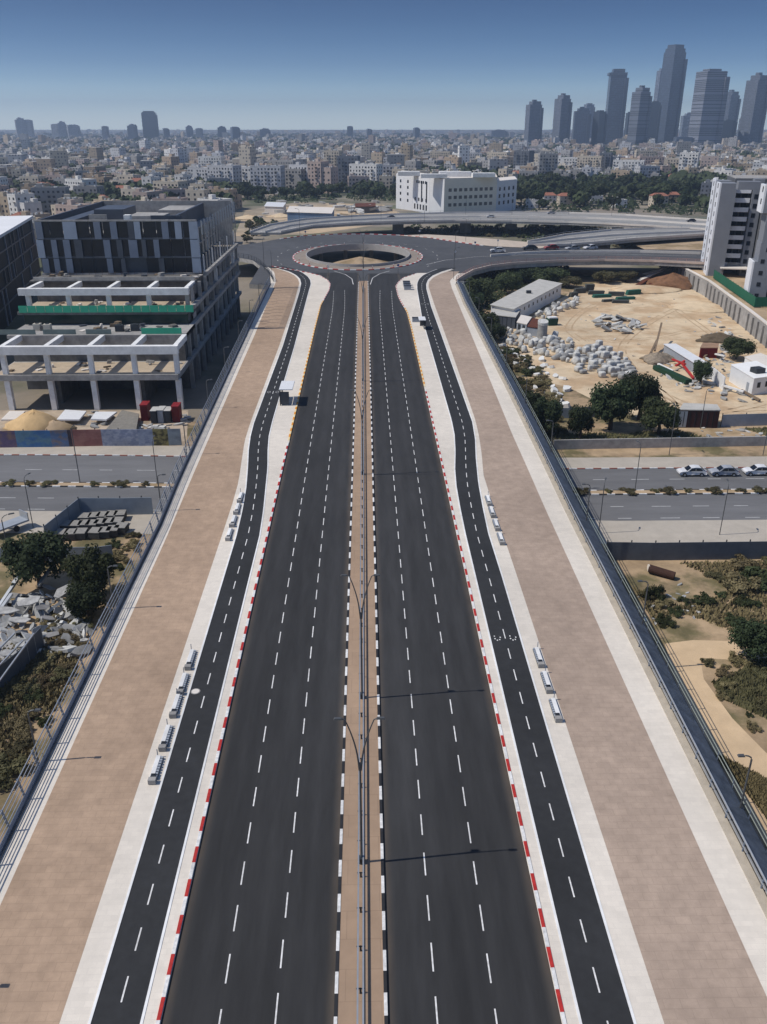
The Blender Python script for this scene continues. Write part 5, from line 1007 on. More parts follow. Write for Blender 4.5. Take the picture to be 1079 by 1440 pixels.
# ================================================================== plants
def crown_mesh(seed, mat_, n=1400, lobes=12, leaf=.34, flat=.8, core=.55):
    """thousands of leaf sized faces spread through unequal lobes; radius about 1 before scaling"""
    r = random.Random(seed); a = MB(); L = []
    for i in range(lobes):
        q, z = r.uniform(0, 6.283), r.uniform(-.45, .75); d = r.uniform(.2, core) * (1 if i else 0)
        L.append((d * math.cos(q) * 1.25, d * math.sin(q) * 1.25, z * .7 * flat, r.uniform(.26, .5)))
    for i in range(n):
        cx, cy, cz, rr = r.choice(L); u = r.uniform(-1, 1); q = r.uniform(0, 6.283); s_ = math.sqrt(1 - u * u); f = rr * (r.random() ** .35) * r.uniform(.85, 1.12)
        c = Vector((cx + f * s_ * math.cos(q), cy + f * s_ * math.sin(q), cz + f * u * flat))
        nrm = (Vector((s_ * math.cos(q), s_ * math.sin(q), u + .35)) + Vector((r.uniform(-.8, .8), r.uniform(-.8, .8), r.uniform(-.8, .8)))).normalized()
        t1 = nrm.orthogonal().normalized(); t1.rotate(Matrix.Rotation(r.uniform(0, 6.28), 3, nrm)); t2 = nrm.cross(t1); w = leaf * r.uniform(.10, .22); h = w * r.uniform(.8, 1.5)
        a.face([c - t1 * w - t2 * h * .4, c + t1 * w * .7 - t2 * h, c + t1 * w + t2 * h * .5, c - t1 * w * .5 + t2 * h])
    return a.mesh('crown', mat_)
CR = {}
LEAFY = leafmat('dry_leaves', (0.20, 0.165, 0.09))
for nm, m in (('g', LEAF), ('d', LEAFD), ('o', LEAFO), ('y', LEAFY)):
    CR[nm] = [crown_mesh(s_, m, n=7500, lobes=24, leaf=.23) for s_ in (1, 2, 3)]
    CR[nm + 'b'] = [crown_mesh(20 + s_, m, n=1900, lobes=13, leaf=.36, flat=.6, core=.85) for s_ in (1, 2)]
    CR[nm + 's'] = [crown_mesh(40 + s_, m, n=420, lobes=9, leaf=.75) for s_ in (1, 2, 3)]
def trunk_mesh(seed, limbs=5):
    r = random.Random(seed); a = MB(); a.tube([(0, 0, -.05), (.02, .01, .25), (-.02, .02, .5)], .055, 8, r1=.035)
    for i in range(limbs):
        q = i * 6.28 / limbs + r.uniform(-.4, .4); d = r.uniform(.2, .4); a.tube([(-.02, .02, .42), (d * .5 * math.cos(q), d * .5 * math.sin(q), .62), (d * math.cos(q), d * math.sin(q), .88)], .026, 6, r1=.008)
    return a.mesh('trunk', BARK)
TR = [trunk_mesh(i) for i in range(3)]
tr_ = random.Random(5)
def tree(label, x, y, h, w, kind='g', z=0.0, group=None, small=False):
    """h overall height, w crown width"""
    t = thing('tree', label, 'tree', (x, y, z), tr_.uniform(0, 6.28), group)
    o = bpy.data.objects.new('trunk', TR[tr_.randrange(3)]); COL.objects.link(o); o.parent = t; o.scale = (h * .9, h * .9, h * .72)
    c = bpy.data.objects.new('crown', tr_.choice(CR[kind + 's' if small else kind])); COL.objects.link(c); c.parent = t; c.location = (0, 0, h * .52); c.scale = (w * .56, w * .56, h * .60)
    return t
def shrub(label, x, y, h, w, kind='o', z=0.0, group=None, cat='shrub'):
    c = bpy.data.objects.new('shrub', tr_.choice(CR[kind + 'b'])); COL.objects.link(c); c.location = (x, y, z + h * .35); c.scale = (w * .55, w * .55, h * .8); c.rotation_euler = (0, 0, tr_.uniform(0, 6.28))
    return tag(c, label, cat, group)
def ptree(label, px, py, hpx, wpx, kind='g', z=0.0, **k):
    x, y, _ = P(px, py, z); s_ = (Vector((x - XC, y, z - H)).dot(VF)) / F; return tree(label, x, y, hpx * s_ * 1.12, wpx * s_, kind, z, **k)
def pshrub(label, px, py, hpx, wpx, kind='o', z=0.0, **k):
    x, y, _ = P(px, py, z); s_ = (Vector((x - XC, y, z - H)).dot(VF)) / F; return shrub(label, x, y, hpx * s_ * 1.2, wpx * s_, kind, z, **k)
for a in (('large dark tree in the middle of the clump by the long grey wall', 858, 604, 66, 62, 'd'), ('large dark tree right in the clump by the long grey wall', 898, 590, 62, 56, 'd'), ('broad green tree at the right end of the clump by the grey wall', 925, 612, 52, 54, 'g'), ('small upright tree left of the dark clump', 815, 618, 46, 34, 'd'), ('dark tree beside the bridge shield near the small fence', 765, 612, 52, 48, 'd'), ('dark green tree right behind the bridge shield by the stones', 742, 590, 40, 40, 'd'),
          ('small dark tree in front of the long shed', 985, 541, 34, 28, 'd'), ('tree behind the red container at the yard edge', 1035, 505, 30, 42, 'g'), ('big dark bush tree behind the left tin fence', 58, 826, 78, 84, 'd'), ('olive green tree against the left bridge railing', 135, 838, 70, 66, 'g'), ('smaller green tree below the olive tree at the left railing', 125, 868, 50, 56, 'd')):
    ptree(*a)
for a in (('tree under the right ramp beside the prefab cabin', 672, 432, 40, 46, 'g'), ('dark tree under the right ramp, nearest the bridge', 660, 445, 34, 40, 'd'), ('tree under the right ramp behind the prefab cabin', 712, 412, 26, 40, 'g'), ('small tree at the prefab cabin left end', 682, 470, 30, 36, 'g'), ('tree behind the prefab cabin right end', 770, 402, 24, 50, 'g'), ('bushy tree left of the formwork stacks', 800, 404, 16, 34, 'o'), ('bushy tree behind the formwork stacks', 850, 398, 16, 34, 'o'), ('round tree by the dark container left end', 695, 480, 24, 30, 'd'), ('small green tree under the ramp middle', 735, 400, 22, 36, 'd'), ('small green tree under the ramp right', 880, 396, 14, 30, 'o')):
    ptree(*a)
k = 0
for reg, n, kind, w in (([(700, 490), (735, 500), (770, 540), (790, 600), (770, 610), (735, 560)], 26, 'o', 3.0), ([(900, 835), (1079, 815), (1079, 880), (1000, 890), (920, 878)], 11, 'o', 1.7), ([(1000, 800), (1079, 790), (1079, 860), (1020, 850)], 9, 'g', 3.2), ([(985, 930), (1079, 930), (1079, 1040), (1020, 1000)], 12, 'o', 1.5), ([(0, 930), (60, 920), (95, 950), (60, 1040), (0, 1070)], 12, 'o', 1.9), ([(60, 880), (130, 870), (120, 900), (90, 960), (60, 960)], 9, 'o', 1.8), ([(150, 775), (195, 745), (200, 770), (165, 800)], 8, 'g', 2.4), ([(0, 1040), (40, 1030), (20, 1100), (0, 1110)], 8, 'd', 2.6), ([(560, 331), (575, 320), (840, 318), (860, 324), (745, 340), (660, 330)], 26, 'g', 5.0), ([(745, 352), (985, 345), (985, 338), (860, 343)], 14, 'g', 4.0)):
    wh = ['among the white stones', 'on the scrub below the dark fence', 'in the thicket at the right frame edge', 'beside the dirt track', 'by the left gate panels', 'below the left rubble heap', 'by the stacks of pavers', 'at the lower left frame edge', 'under the viaduct', 'under the right ramp'][k]; k += 1
    for x, y in fill(reg, n, w * .95, 50 + k):
        kd = tr_.choice([kind, 'o', 'g', 'y', 'y']); s_ = tr_.uniform(.4, 1.25); shrub(f'{dict(o="olive", g="green", d="dark green", y="straw coloured")[kd]} {"low" if s_ < .85 else "full"} shrub {wh}', x, y, w * .55 * s_, w * s_, kd, group=f'shrubs {wh}')
for k, x in enumerate([-75, -66, -60, -54, -51, -48, -41, -37, -33, 33, 37, 40, 44, 46, 49, 53, 57, 60, 64]):
    shrub(f'small shrub on the {"left" if x < 0 else "right"} street median, {nth(k if k < 9 else k - 9, 10)} from the left', x, street(x), .7, 1.5 + .5 * math.sin(k * 3), 'o', .1, group='shrubs on the street median')
pshrub('small bright green bush on the bare dirt below the dark fence', 921, 842, 24, 22, 'g'); 
ptree('spindly tree overhanging the dirt track at the right frame edge', 1052, 925, 60, 62, 'd')
def grassmass(name, px, n, seed, m, h=.5):
    pl = [P(*q)[:2] for q in px]; r = random.Random(seed); xs = [p[0] for p in pl]; ys = [p[1] for p in pl]; a = MB(); c = 0
    while c < n:
        x, y = r.uniform(min(xs), max(xs)), r.uniform(min(ys), max(ys))
        if not inpoly(x, y, pl) : continue
        c += 1
        if math.sin(x * .35 + seed) + math.cos(y * .41 + x * .12) < -.1: continue
        q = r.uniform(0, 6.28); w = r.uniform(.12, .3); hh = h * r.uniform(.3, 1); a.face([(x - w * math.cos(q), y - w * math.sin(q), -.01), (x + w * math.cos(q), y + w * math.sin(q), -.01), (x + w * .5 * math.cos(q) + .1, y + w * .5 * math.sin(q) + .1, hh)])
    return tag(a.build(name, m), kind='stuff')
for k, px in enumerate(([(690, 470), (740, 490), (800, 610), (780, 630), (720, 560)], [(870, 792), (1150, 790), (1150, 905), (935, 900)], [(985, 930), (1150, 925), (1150, 1110), (1030, 1010)], [(-60, 900), (140, 840), (100, 960), (30, 1080), (-60, 1150)], [(780, 612), (1150, 600), (1150, 622), (780, 630)], [(1079, 1100), (1010, 1065), (1200, 1300)])):
    grassmass('dry_grass', px, 9000, 60 + k, mat('dry_weeds', (.16, .13, .065), .9, .4, .5) if k % 2 else LEAFO)
# ================================================================== the city
CW = objcol('house_wall', .88, .12, .25); TILE = mat('red_roof_tile', lin(146, 98, 80), .9, .2, .5); TANK = mat('white_tank', (.62, .62, .6), .6, .08, 1)
def house_mesh(seed, w, d, fl, kind):
    """flat or tiled roofed block: walls, windows set in, balconies, parapet, stair head, tanks; materials wall, glass, roof, extra"""
    r = random.Random(seed); a = MB(); fh = 3.1; h = fl * fh + .6
    parts = [(-w / 2, w / 2, -d / 2, d / 2, h)]
    if kind == 'L': parts = [(-w / 2, w / 2, 0, d / 2, h), (-w / 2, 0, -d / 2, -.01, h - fh)]
    if kind == 'step': parts = [(-w / 2, w * .1, -d / 2, d / 2, h), (w * .1 + .01, w / 2, -d / 2 + 1.5, d / 2, h - fh * 1.5)]
    for x0, x1, y0, y1, hh in parts:
        a.box(x0, x1, y0, y1, -.3, hh, 0)
        if kind == 'tile':
            m_ = (x0 + x1) / 2; a.v += [(x0 - .5, y0 - .5, hh), (x1 + .5, y0 - .5, hh), (x1 + .5, y1 + .5, hh), (x0 - .5, y1 + .5, hh), (x0 + 3, (y0 + y1) / 2, hh + 2.6), (x1 - 3, (y0 + y1) / 2, hh + 2.6)]; b = len(a.v) - 6
            for f in ((b, b + 1, b + 5, b + 4), (b + 1, b + 2, b + 5), (b + 2, b + 3, b + 4, b + 5), (b + 3, b, b + 4), (b + 3, b + 2, b + 1, b)): a.f.append(f); a.m.append(3)
        else:
            a.box(x0 + .3, x1 - .3, y0 + .3, y1 - .3, hh + .003, hh + .08, 2)
            for q in ((x0, x1, y0, y0 + .25), (x0, x1, y1 - .25, y1), (x0, x0 + .25, y0 + .26, y1 - .26), (x1 - .25, x1, y0 + .26, y1 - .26)): a.box(*q, hh + .085, hh + .9, 0)
            a.box(x0 + 2, x0 + 5.5, y1 - 5, y1 - 1.5, hh + .085, hh + 2.8, 0)
            for k in range(r.randint(2, 5)):
                tx, ty = r.uniform(x0 + 1.5, x1 - 2), r.uniform(y0 + 1.5, y1 - 6) if y1 - y0 > 8 else (y0 + y1) / 2; a.tube([(tx, ty, hh + .09), (tx, ty, hh + 1.5)], .6, 8, 4); a.beam((tx + .9, ty - .8, hh + .3), (tx + .9, ty + .8, hh + 1.0), 1.4, .1, 1)
        n = max(2, int((x1 - x0) / 3.3))
        for f in range(int(hh // fh)):
            z = f * fh + 1.1
            for i in range(n):
                if r.random() < .12: continue
                c = x0 + (x1 - x0) * (i + .5) / n; ww = r.choice((.6, .75, .95)); a.box(c - ww, c + ww, y0 - .06, y0 - .003, z, z + 1.45, 1); a.box(c - ww, c + ww, y1 + .003, y1 + .06, z, z + 1.45, 1)
                if f and i % 3 == seed % 3 and kind != 'tile': a.box(c - 1.5, c + 1.5, y0 - 1.5, y0 - .07, z - 1.0, z - .85, 0); a.box(c - 1.5, c + 1.5, y0 - 1.6, y0 - 1.49, z - .85, z + .1, 0)
            m_ = max(1, int((y1 - y0) / 4.2))
            for i in range(m_):
                c = y0 + (y1 - y0) * (i + .5) / m_; ww = .7
                for xx in (x0 - .06, x1 + .003): a.box(xx, xx + .057, c - ww, c + ww, z, z + 1.4, 1)
    return a.mesh('house', [CW, mat('house_window', (.03, .032, .038), .3, .4, .5), ROOFG, TILE, TANK])
HV = []
for k, (w, d, f, kd) in enumerate([(20, 13, 4, 'box'), (24, 14, 5, 'box'), (18, 16, 3, 'L'), (15, 12, 3, 'tile'), (22, 15, 4, 'step'), (16, 14, 5, 'step'), (19, 17, 4, 'L'), (13, 11, 2, 'tile'), (30, 14, 7, 'box'), (24, 17, 8, 'step'), (36, 15, 6, 'box'), (20, 18, 9, 'box'), (12, 10, 2, 'box')]):
    HV.append((house_mesh(200 + k, w, d, f, kd), w, d, f, kd))
HC = {'cream': lin(192, 181, 164), 'sandy': lin(176, 160, 138), 'tan': lin(156, 138, 118), 'grey': lin(152, 150, 148), 'white': lin(208, 206, 202), 'pale grey': lin(180, 180, 182), 'dark grey': lin(104, 108, 116), 'pinkish': lin(178, 160, 150)}
hr = random.Random(31); HL = []
def free(x, y, rad):
    px, py = proj(x, y, 0)
    if -8 < x < 120 and 545 < y < 640: return False            # office
    if 325 < px < 600 and py > 272: return False               # construction lot
    if x > 60 and y < 555: return False
    if 728 < px < 1000 and py > 262: return False              # green belt
    if x > -60 and y < 545: return False
    if x < -28 and y < 320: return False
    return all((x - a) ** 2 + (y - b) ** 2 > (rad + c) ** 2 * .55 for a, b, c in HL)
PEND = []
def put(vi, x, y, rz, col, z=0.0): HL.append((x, y, max(HV[vi][1], HV[vi][2]) / 2)); PEND.append((vi, x, y, rz, col))
# taller slab rows seen across the lot and right of the office
for px, py, vi, c in ((293, 268, 10, 'pale grey'), (318, 271, 8, 'pale grey'), (342, 266, 10, 'white'), (378, 272, 8, 'pale grey'), (408, 270, 10, 'grey'), (432, 270, 8, 'pale grey'), (455, 271, 9, 'pinkish'), (492, 266, 11, 'dark grey'), (515, 268, 8, 'white'), (540, 262, 10, 'pale grey'), (300, 250, 8, 'white'), (400, 252, 10, 'grey'), (470, 250, 11, 'cream'), (560, 246, 10, 'pale grey'), (620, 238, 8, 'cream'), (660, 236, 10, 'white'), (700, 240, 8, 'cream'),
                      (735, 250, 11, 'dark grey'), (768, 258, 11, 'grey'), (800, 246, 10, 'white'), (828, 249, 8, 'cream'), (855, 248, 9, 'dark grey'), (882, 252, 10, 'white'), (912, 250, 8, 'pinkish'), (945, 248, 10, 'cream'), (965, 256, 11, 'white'), (745, 236, 8, 'grey'), (820, 234, 10, 'pale grey'), (905, 236, 8, 'cream')):
    x, y, _ = P(px, py); put(vi, x, y, hr.uniform(-.55, -.05), c)
y = 330.0
while y < 900 and len(PEND) < 292:
    st = 25 + (y - 330) * .012; x = -.50 * y - 20
    while x < .50 * y + 20:
        xx, yy_ = x + hr.uniform(-5, 5), y + hr.uniform(-8, 8); vi = hr.choice((0, 1, 2, 3, 4, 5, 6, 0, 4, 12, 7)); px_, py_ = proj(xx, yy_, 0)
        if -40 < px_ < 1110 and free(xx, yy_, HV[vi][1] / 2):
            left = xx < 20; cs = ['cream', 'sandy', 'tan', 'sandy', 'cream', 'pinkish', 'grey', 'white'] if left else ['cream', 'white', 'pale grey', 'grey', 'cream', 'sandy', 'dark grey']
            put(vi, xx, yy_, hr.choice((-.15, -.3, -.45, -.6, 1.2, .1)) + hr.uniform(-.1, .1), hr.choice(cs))
        x += st
    y += 30
PEND.sort(key=lambda q: -HV[q[0]][3] * 12 / q[2] if False else q[2])
def where(x, y):
    px, py = proj(x, y, 0)
    if px < 130: s_ = 'beyond the grey building, far left'
    elif px < 330: s_ = 'beyond the grey building, nearer right'
    elif px < 560: s_ = 'behind the construction lot'
    elif px < 730: s_ = 'behind the white office'
    elif px < 880: s_ = 'beyond the green belt, left'
    else: s_ = 'beyond the green belt, right'
    return s_, ('front' if py > 268 else 'middle' if py > 246 else 'back')
base = {}
for q in PEND[:292]:
    vi, x, y, rz, c = q; kd, fl = HV[vi][4], HV[vi][3]; s_, row = where(x, y)
    shape = {'tile': 'tiled house', 'L': 'angled block', 'step': 'stepped block', 'box': 'plain block'}[kd]
    base.setdefault(f'{c} {fl} storey {shape} {s_}, {row} row', []).append(q)
for lab, l in base.items():
    l.sort(key=lambda q: proj(q[1], q[2], 0)[0])
    for k, (vi, x, y, rz, c) in enumerate(l):
        o = bpy.data.objects.new('house' if HV[vi][3] < 4 else 'apartment_block', HV[vi][0]); COL.objects.link(o); o.location = (x, y, 0); o.rotation_euler = (0, 0, rz); o.scale = (.86, .86, .92); v_ = hr.uniform(.95, 1.2); o.color = tuple(min(1, a * v_) for a in HC[c]) + (1,)
        tag(o, lab + (f', {nth(k, 9)} from left' if len(l) > 1 else ''), 'house' if HV[vi][3] < 4 else 'apartment block', 'city buildings behind the roundabout')
# everything farther: one mass of blocks with their windows
import numpy as np
def city_mass(name, y0, y1, seed, tall=False):
    r = np.random.RandomState(seed); V = []; Fc = []; UV = []; Cc = []; MI = []
    cols = np.array([HC[k] for k in ('cream', 'sandy', 'tan', 'grey', 'white', 'pale grey', 'pinkish', 'grey')]); y = y0
    while y < y1:
        st = 19 + (y - 800) * .009; x = -.49 * y - 40
        while x < .49 * y + 40:
            xx, yy_ = x + r.uniform(-7, 7), y + r.uniform(-10, 10); x += st * r.uniform(.8, 1.25)
            if r.rand() < .12: continue
            w, d = r.uniform(8, 18) * (1 + y / 9000), r.uniform(8, 14); h = r.uniform(6, 15) * (1.0 + .35 * (r.rand() < .15)); 
            if r.rand() < .03: h = r.uniform(20, 32)
            if yy_ < 1000 and not free(xx, yy_, w / 2): continue
            t = r.uniform(-.75, .1) + (1.57 if r.rand() < .3 else 0); c, s_ = math.cos(t), math.sin(t); col = cols[r.randint(8)] * r.uniform(.85, 1.35); boxes = [(0, 0, w, d, -.3, h)]
            if r.rand() < .75: boxes.append((r.uniform(-.25, .25) * w, r.uniform(-.2, .2) * d, r.uniform(3, 6), r.uniform(3, 5), h, h + r.uniform(1.5, 3.2)))
            if r.rand() < .5: boxes.append((r.uniform(-.3, .3) * w, r.uniform(-.3, .3) * d, 2, 2, h, h + 1.6))
            for j, (ox, oy, bw, bd, z0, z1) in enumerate(boxes):
                b = len(V); cor = [(-bw / 2, -bd / 2), (bw / 2, -bd / 2), (bw / 2, bd / 2), (-bw / 2, bd / 2)]
                for z in (z0, z1):
                    for a_, e_ in cor: V.append((xx + (a_ + ox) * c - (e_ + oy) * s_, yy_ + (a_ + ox) * s_ + (e_ + oy) * c, z))
                for k in range(4):
                    n_ = (k + 1) % 4; L = bw if k % 2 == 0 else bd; Fc.append((b + k, b + n_, b + 4 + n_, b + 4 + k)); UV += [(0, 0), (L, 0), (L, z1 - z0), (0, z1 - z0)] if j == 0 else [(0, 0)] * 4; Cc += [tuple(col * (1 if j == 0 else 1.05))] * 4; MI.append(0)
                Fc.append((b + 4, b + 5, b + 6, b + 7)); UV += [(0, 0)] * 4; rc = np.array((.46, .44, .40)) * r.uniform(.6, 1.35); rc = np.array(lin(146, 104, 88)) if r.rand() < .07 else rc; Cc += [tuple(rc)] * 4; MI.append(0)
        y += 22 + (y - 800) * .011
    me = bpy.data.meshes.new(name); me.from_pydata(V, [], Fc); uv = me.uv_layers.new(name='UVMap'); uv.data.foreach_set('uv', np.array(UV, dtype=np.float32).ravel())
    ca = me.color_attributes.new('wall', 'FLOAT_COLOR', 'CORNER'); cc = np.ones((len(Cc), 4), dtype=np.float32); cc[:, :3] = np.clip(np.array(Cc), 0, 1); ca.data.foreach_set('color', cc.ravel())
    me.materials.append(winmat('city_wall', attr='wall', dark=(.085, .085, .09))); o = bpy.data.objects.new(name, me); COL.objects.link(o); return tag(o, kind='stuff')
y_last = max(q[2] for q in PEND[:292]) if len(PEND) >= 292 else 880
city_mass('distant_city', min(y_last + 10, 900), 7600, 5)
# city trees
def tree_mass(name, y0, y1, seed, n):
    r = random.Random(seed); a = MB()
    for _ in range(n):
        y = y0 + (y1 - y0) * r.random() ** 1.6; x = r.uniform(-.48, .48) * y
        if not free(x, y, 1): continue
        R0 = r.uniform(3, 6.5) * (1 + y / 6000); k_ = r.randint(1, 3)
        for j in range(k_):
            cx, cy = x + r.uniform(-8, 8) * j, y + r.uniform(-8, 8) * j
            for i in range(26):
                u = r.uniform(-.3, 1); q = r.uniform(0, 6.28); s_ = math.sqrt(max(0, 1 - u * u)); c = Vector((cx + R0 * s_ * math.cos(q), cy + R0 * s_ * math.sin(q), R0 * .8 + R0 * .75 * u)); t1 = Vector((r.uniform(-1, 1), r.uniform(-1, 1), r.uniform(-.6, .6))).normalized(); t2 = t1.orthogonal().normalized() * R0 * r.uniform(.25, .5); t1 *= R0 * r.uniform(.25, .5); a.face([c - t1 - t2 * .5, c + t1 * .6 - t2, c + t1 + t2 * .6, c - t1 * .5 + t2])
    return tag(a.build(name, mat('far_leaves', (.045, .06, .026), .9, .4, .05)), kind='stuff')
tree_mass('distant_trees', 560, 5000, 9, 5200)
tk = 0
def trees_in(px, n, dmin, seed, hh, lab, grp, kinds='gdg'):
    global tk
    for x, y in fill(px, n, dmin, seed):
        if not all((x - a) ** 2 + (y - b) ** 2 > (c * .9) ** 2 for a, b, c in HL): continue
        h = tr_.uniform(*hh); kd = tr_.choice(kinds); tree(f'{"tall" if h > (hh[0] + hh[1]) / 2 else "low"} {dict(g="green", d="dark green", o="olive")[kd]} tree {lab}', x, y, h, h * tr_.uniform(.9, 1.3), kd, group=grp, small=True)
trees_in([(728, 262), (790, 254), (900, 258), (985, 262), (990, 292), (860, 297), (730, 296)], 120, 9, 71, (7, 14), 'in the green belt behind the viaduct', 'trees of the green belt', 'gddg')
for k, (px, py, vi, c) in enumerate([(772, 284, 7, 'white'), (795, 290, 3, 'cream'), (838, 286, 12, 'pale grey'), (925, 290, 3, 'cream'), (945, 283, 7, 'tan'), (870, 292, 12, 'white'), (748, 292, 12, 'white'), (905, 276, 7, 'white')]):
    x, y, _ = P(px, py); o = bpy.data.objects.new('house', HV[vi][0]); COL.objects.link(o); o.location = (x, y, 0); o.rotation_euler = (0, 0, .3 * math.sin(k * 3)); o.scale = (.7,) * 3; o.color = (*HC[c], 1); tag(o, f'{c} {"red roofed" if HV[vi][4] == "tile" else "flat roofed"} low house in the green belt, {nth(k, 8)} of its houses', 'house', 'houses in the green belt')
trees_in([(-20, 300), (-20, 236), (280, 236), (290, 282), (60, 300)], 80, 12, 72, (6, 10), 'between the houses beyond the grey building', 'trees among the left houses', 'gdo')
trees_in([(280, 285), (300, 272), (560, 268), (560, 280), (420, 282)], 44, 10, 73, (6, 12), 'before the pale slab blocks behind the lot', 'trees behind the construction lot', 'gdd')
trees_in([(345, 345), (352, 318), (400, 322), (380, 335)], 8, 8, 74, (4, 7), 'beside the roundabout behind the grey building', 'trees left of the roundabout', 'go')
# construction lot behind the roundabout
t, c = roofbox('lot_shed', 'long blue and white roofed shed on the construction lot', 'shed', [(404, 298), (466, 300), (470, 292), (408, 290)], 6, mat('blue_cloth', lin(92, 118, 150), .7, .2, .1), CONC)
t, c = roofbox('lot_shed', 'white flat canopy left of the blue shed on the construction lot', 'canopy', [(372, 290), (398, 291), (402, 285), (376, 284)], 5, CONC, WMETAL)
t, c = roofbox('lot_shed', 'grey site shed right of the blue shed on the construction lot', 'shed', [(500, 291), (528, 290), (528, 285), (500, 286)], 4, CDARK, RUST)
for k, (px, py, rx, h, m) in enumerate(((350, 308, 9, 2.4, SAND), (440, 303, 12, 3, DIRT), (520, 297, 14, 4, CGREY), (480, 305, 10, 2, DIRT), (395, 305, 8, 2, SAND))): heap('sand_heap', f'{["pale sand bank at the lot left end", "brown earth bank before the blue shed", "grey rubble bank right of the blue shed", "low brown bank beside the far rim", "pale sand bank before the white canopy"][k]}', 'heap', px, py, rx, rx * .7, h, m, 30 + k, .4)
# ================================================================== skyline
SKY = [winmat('tower_glass_blue', dark=(.05, .06, .08), u=3.0, v=3.9, wu=(.06, .94), wv=(.35, .95), rough=.3), winmat('tower_windows', dark=(.05, .055, .07), u=4.2, v=3.5, wu=(.22, .8), wv=(.3, .8)), winmat('tower_bands', dark=(.05, .055, .065), u=60, v=4.0, wu=(0, 1), wv=(.45, .98))]
def uvbox(w, d, h):
    me = bpy.data.meshes.new('tower'); v = [(x * w / 2, y * d / 2, z) for z in (0, h) for x, y in ((-1, -1), (1, -1), (1, 1), (-1, 1))]
    me.from_pydata(v, [], [(0, 1, 5, 4), (1, 2, 6, 5), (2, 3, 7, 6), (3, 0, 4, 7), (4, 5, 6, 7)]); uv = me.uv_layers.new(name='UVMap'); l = []
    for L in (w, d, w, d): l += [(0, 0), (L, 0), (L, h), (0, h)]
    l += [(0, 0)] * 4; uv.data.foreach_set('uv', [c for p in l for c in p]); return me
def sky_tower(label, x0, x1, ytop, dist, col, k=0, style='flat', depth=1.0, rz=.25, group=None):
    """x0, x1 and ytop are picture columns and row of the top; the foot stands on the ground at that distance"""
    xm = (x0 + x1) / 2; d = ray(xm, ytop); s_ = dist / d.y; X, h = XC + d.x * s_, H + d.z * s_; w = (x1 - x0) * s_ / F * .92 / (math.cos(rz) + depth * math.sin(abs(rz))); dd = w * depth
    t = thing('skyscraper', label, 'skyscraper', (X, dist, -.3), rz, group)
    def p(nm, w_, d_, z0, z1, ox=0, oy=0, c=1.0, kk=k):
        me = uvbox(w_, d_, z1 - z0); me.materials.append(SKY[kk]); o = bpy.data.objects.new(nm, me); COL.objects.link(o); o.parent = t; o.location = (ox, oy, z0); o.color = tuple(a * c for a in col) + (1,)
    top = h * {'flat': .97, 'step': .9, 'crown': .955, 'round': .93}[style]
    p('shaft', w, dd, 0, top)
    if style == 'flat': p('roof_plant', w * .6, dd * .6, top, h)
    elif style == 'step': p('upper_step', w * .72, dd * .8, top, h * .965, w * .08); p('roof_plant', w * .3, dd * .3, h * .965, h)
    elif style == 'crown': p('crown', w * 1.12, dd * 1.05, top * .965, top, -w * .05); p('roof_plant', w * .72, dd * .72, top, h)
    elif style == 'round': p('upper_step', w * .9, dd * .9, top, h * .965); p('crown', w * .74, dd * .74, h * .965, h)
    p('side_fin', w * .22, dd * .22, 0, top * .93, w * .5, -dd * .5, .75); p('podium', w * 1.5, dd * 1.4, 0, min(14, h * .2), 0, 0, .9)
    return t
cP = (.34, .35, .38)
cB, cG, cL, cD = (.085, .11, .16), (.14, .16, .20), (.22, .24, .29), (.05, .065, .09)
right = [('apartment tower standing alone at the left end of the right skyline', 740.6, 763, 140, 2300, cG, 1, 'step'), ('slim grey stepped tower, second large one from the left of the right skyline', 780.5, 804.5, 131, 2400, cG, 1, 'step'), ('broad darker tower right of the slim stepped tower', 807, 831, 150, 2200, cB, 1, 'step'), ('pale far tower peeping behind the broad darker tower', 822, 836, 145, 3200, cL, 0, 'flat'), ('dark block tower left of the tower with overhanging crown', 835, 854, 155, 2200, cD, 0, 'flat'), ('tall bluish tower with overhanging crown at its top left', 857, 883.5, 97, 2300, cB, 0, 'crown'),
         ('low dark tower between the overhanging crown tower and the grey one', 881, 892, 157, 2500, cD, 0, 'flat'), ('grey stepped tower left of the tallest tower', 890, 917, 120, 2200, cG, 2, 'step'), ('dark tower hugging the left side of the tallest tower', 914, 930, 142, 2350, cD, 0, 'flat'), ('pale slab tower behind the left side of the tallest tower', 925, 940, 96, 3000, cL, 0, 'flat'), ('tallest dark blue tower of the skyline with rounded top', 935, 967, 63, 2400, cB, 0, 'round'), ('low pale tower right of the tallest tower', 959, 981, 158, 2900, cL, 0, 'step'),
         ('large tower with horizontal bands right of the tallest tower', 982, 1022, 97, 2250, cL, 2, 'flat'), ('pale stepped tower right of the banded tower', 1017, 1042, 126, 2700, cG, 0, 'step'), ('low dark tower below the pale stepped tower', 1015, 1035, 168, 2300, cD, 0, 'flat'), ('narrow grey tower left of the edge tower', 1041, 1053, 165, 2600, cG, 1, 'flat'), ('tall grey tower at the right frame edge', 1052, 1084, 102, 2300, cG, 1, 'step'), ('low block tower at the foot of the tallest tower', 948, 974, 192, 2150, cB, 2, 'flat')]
for k, a in enumerate(right): sky_tower(*a[:6], k=a[6], style=a[7], depth=.9, rz=.2 + .35 * math.sin(k * 2.1), group='towers of the right skyline')
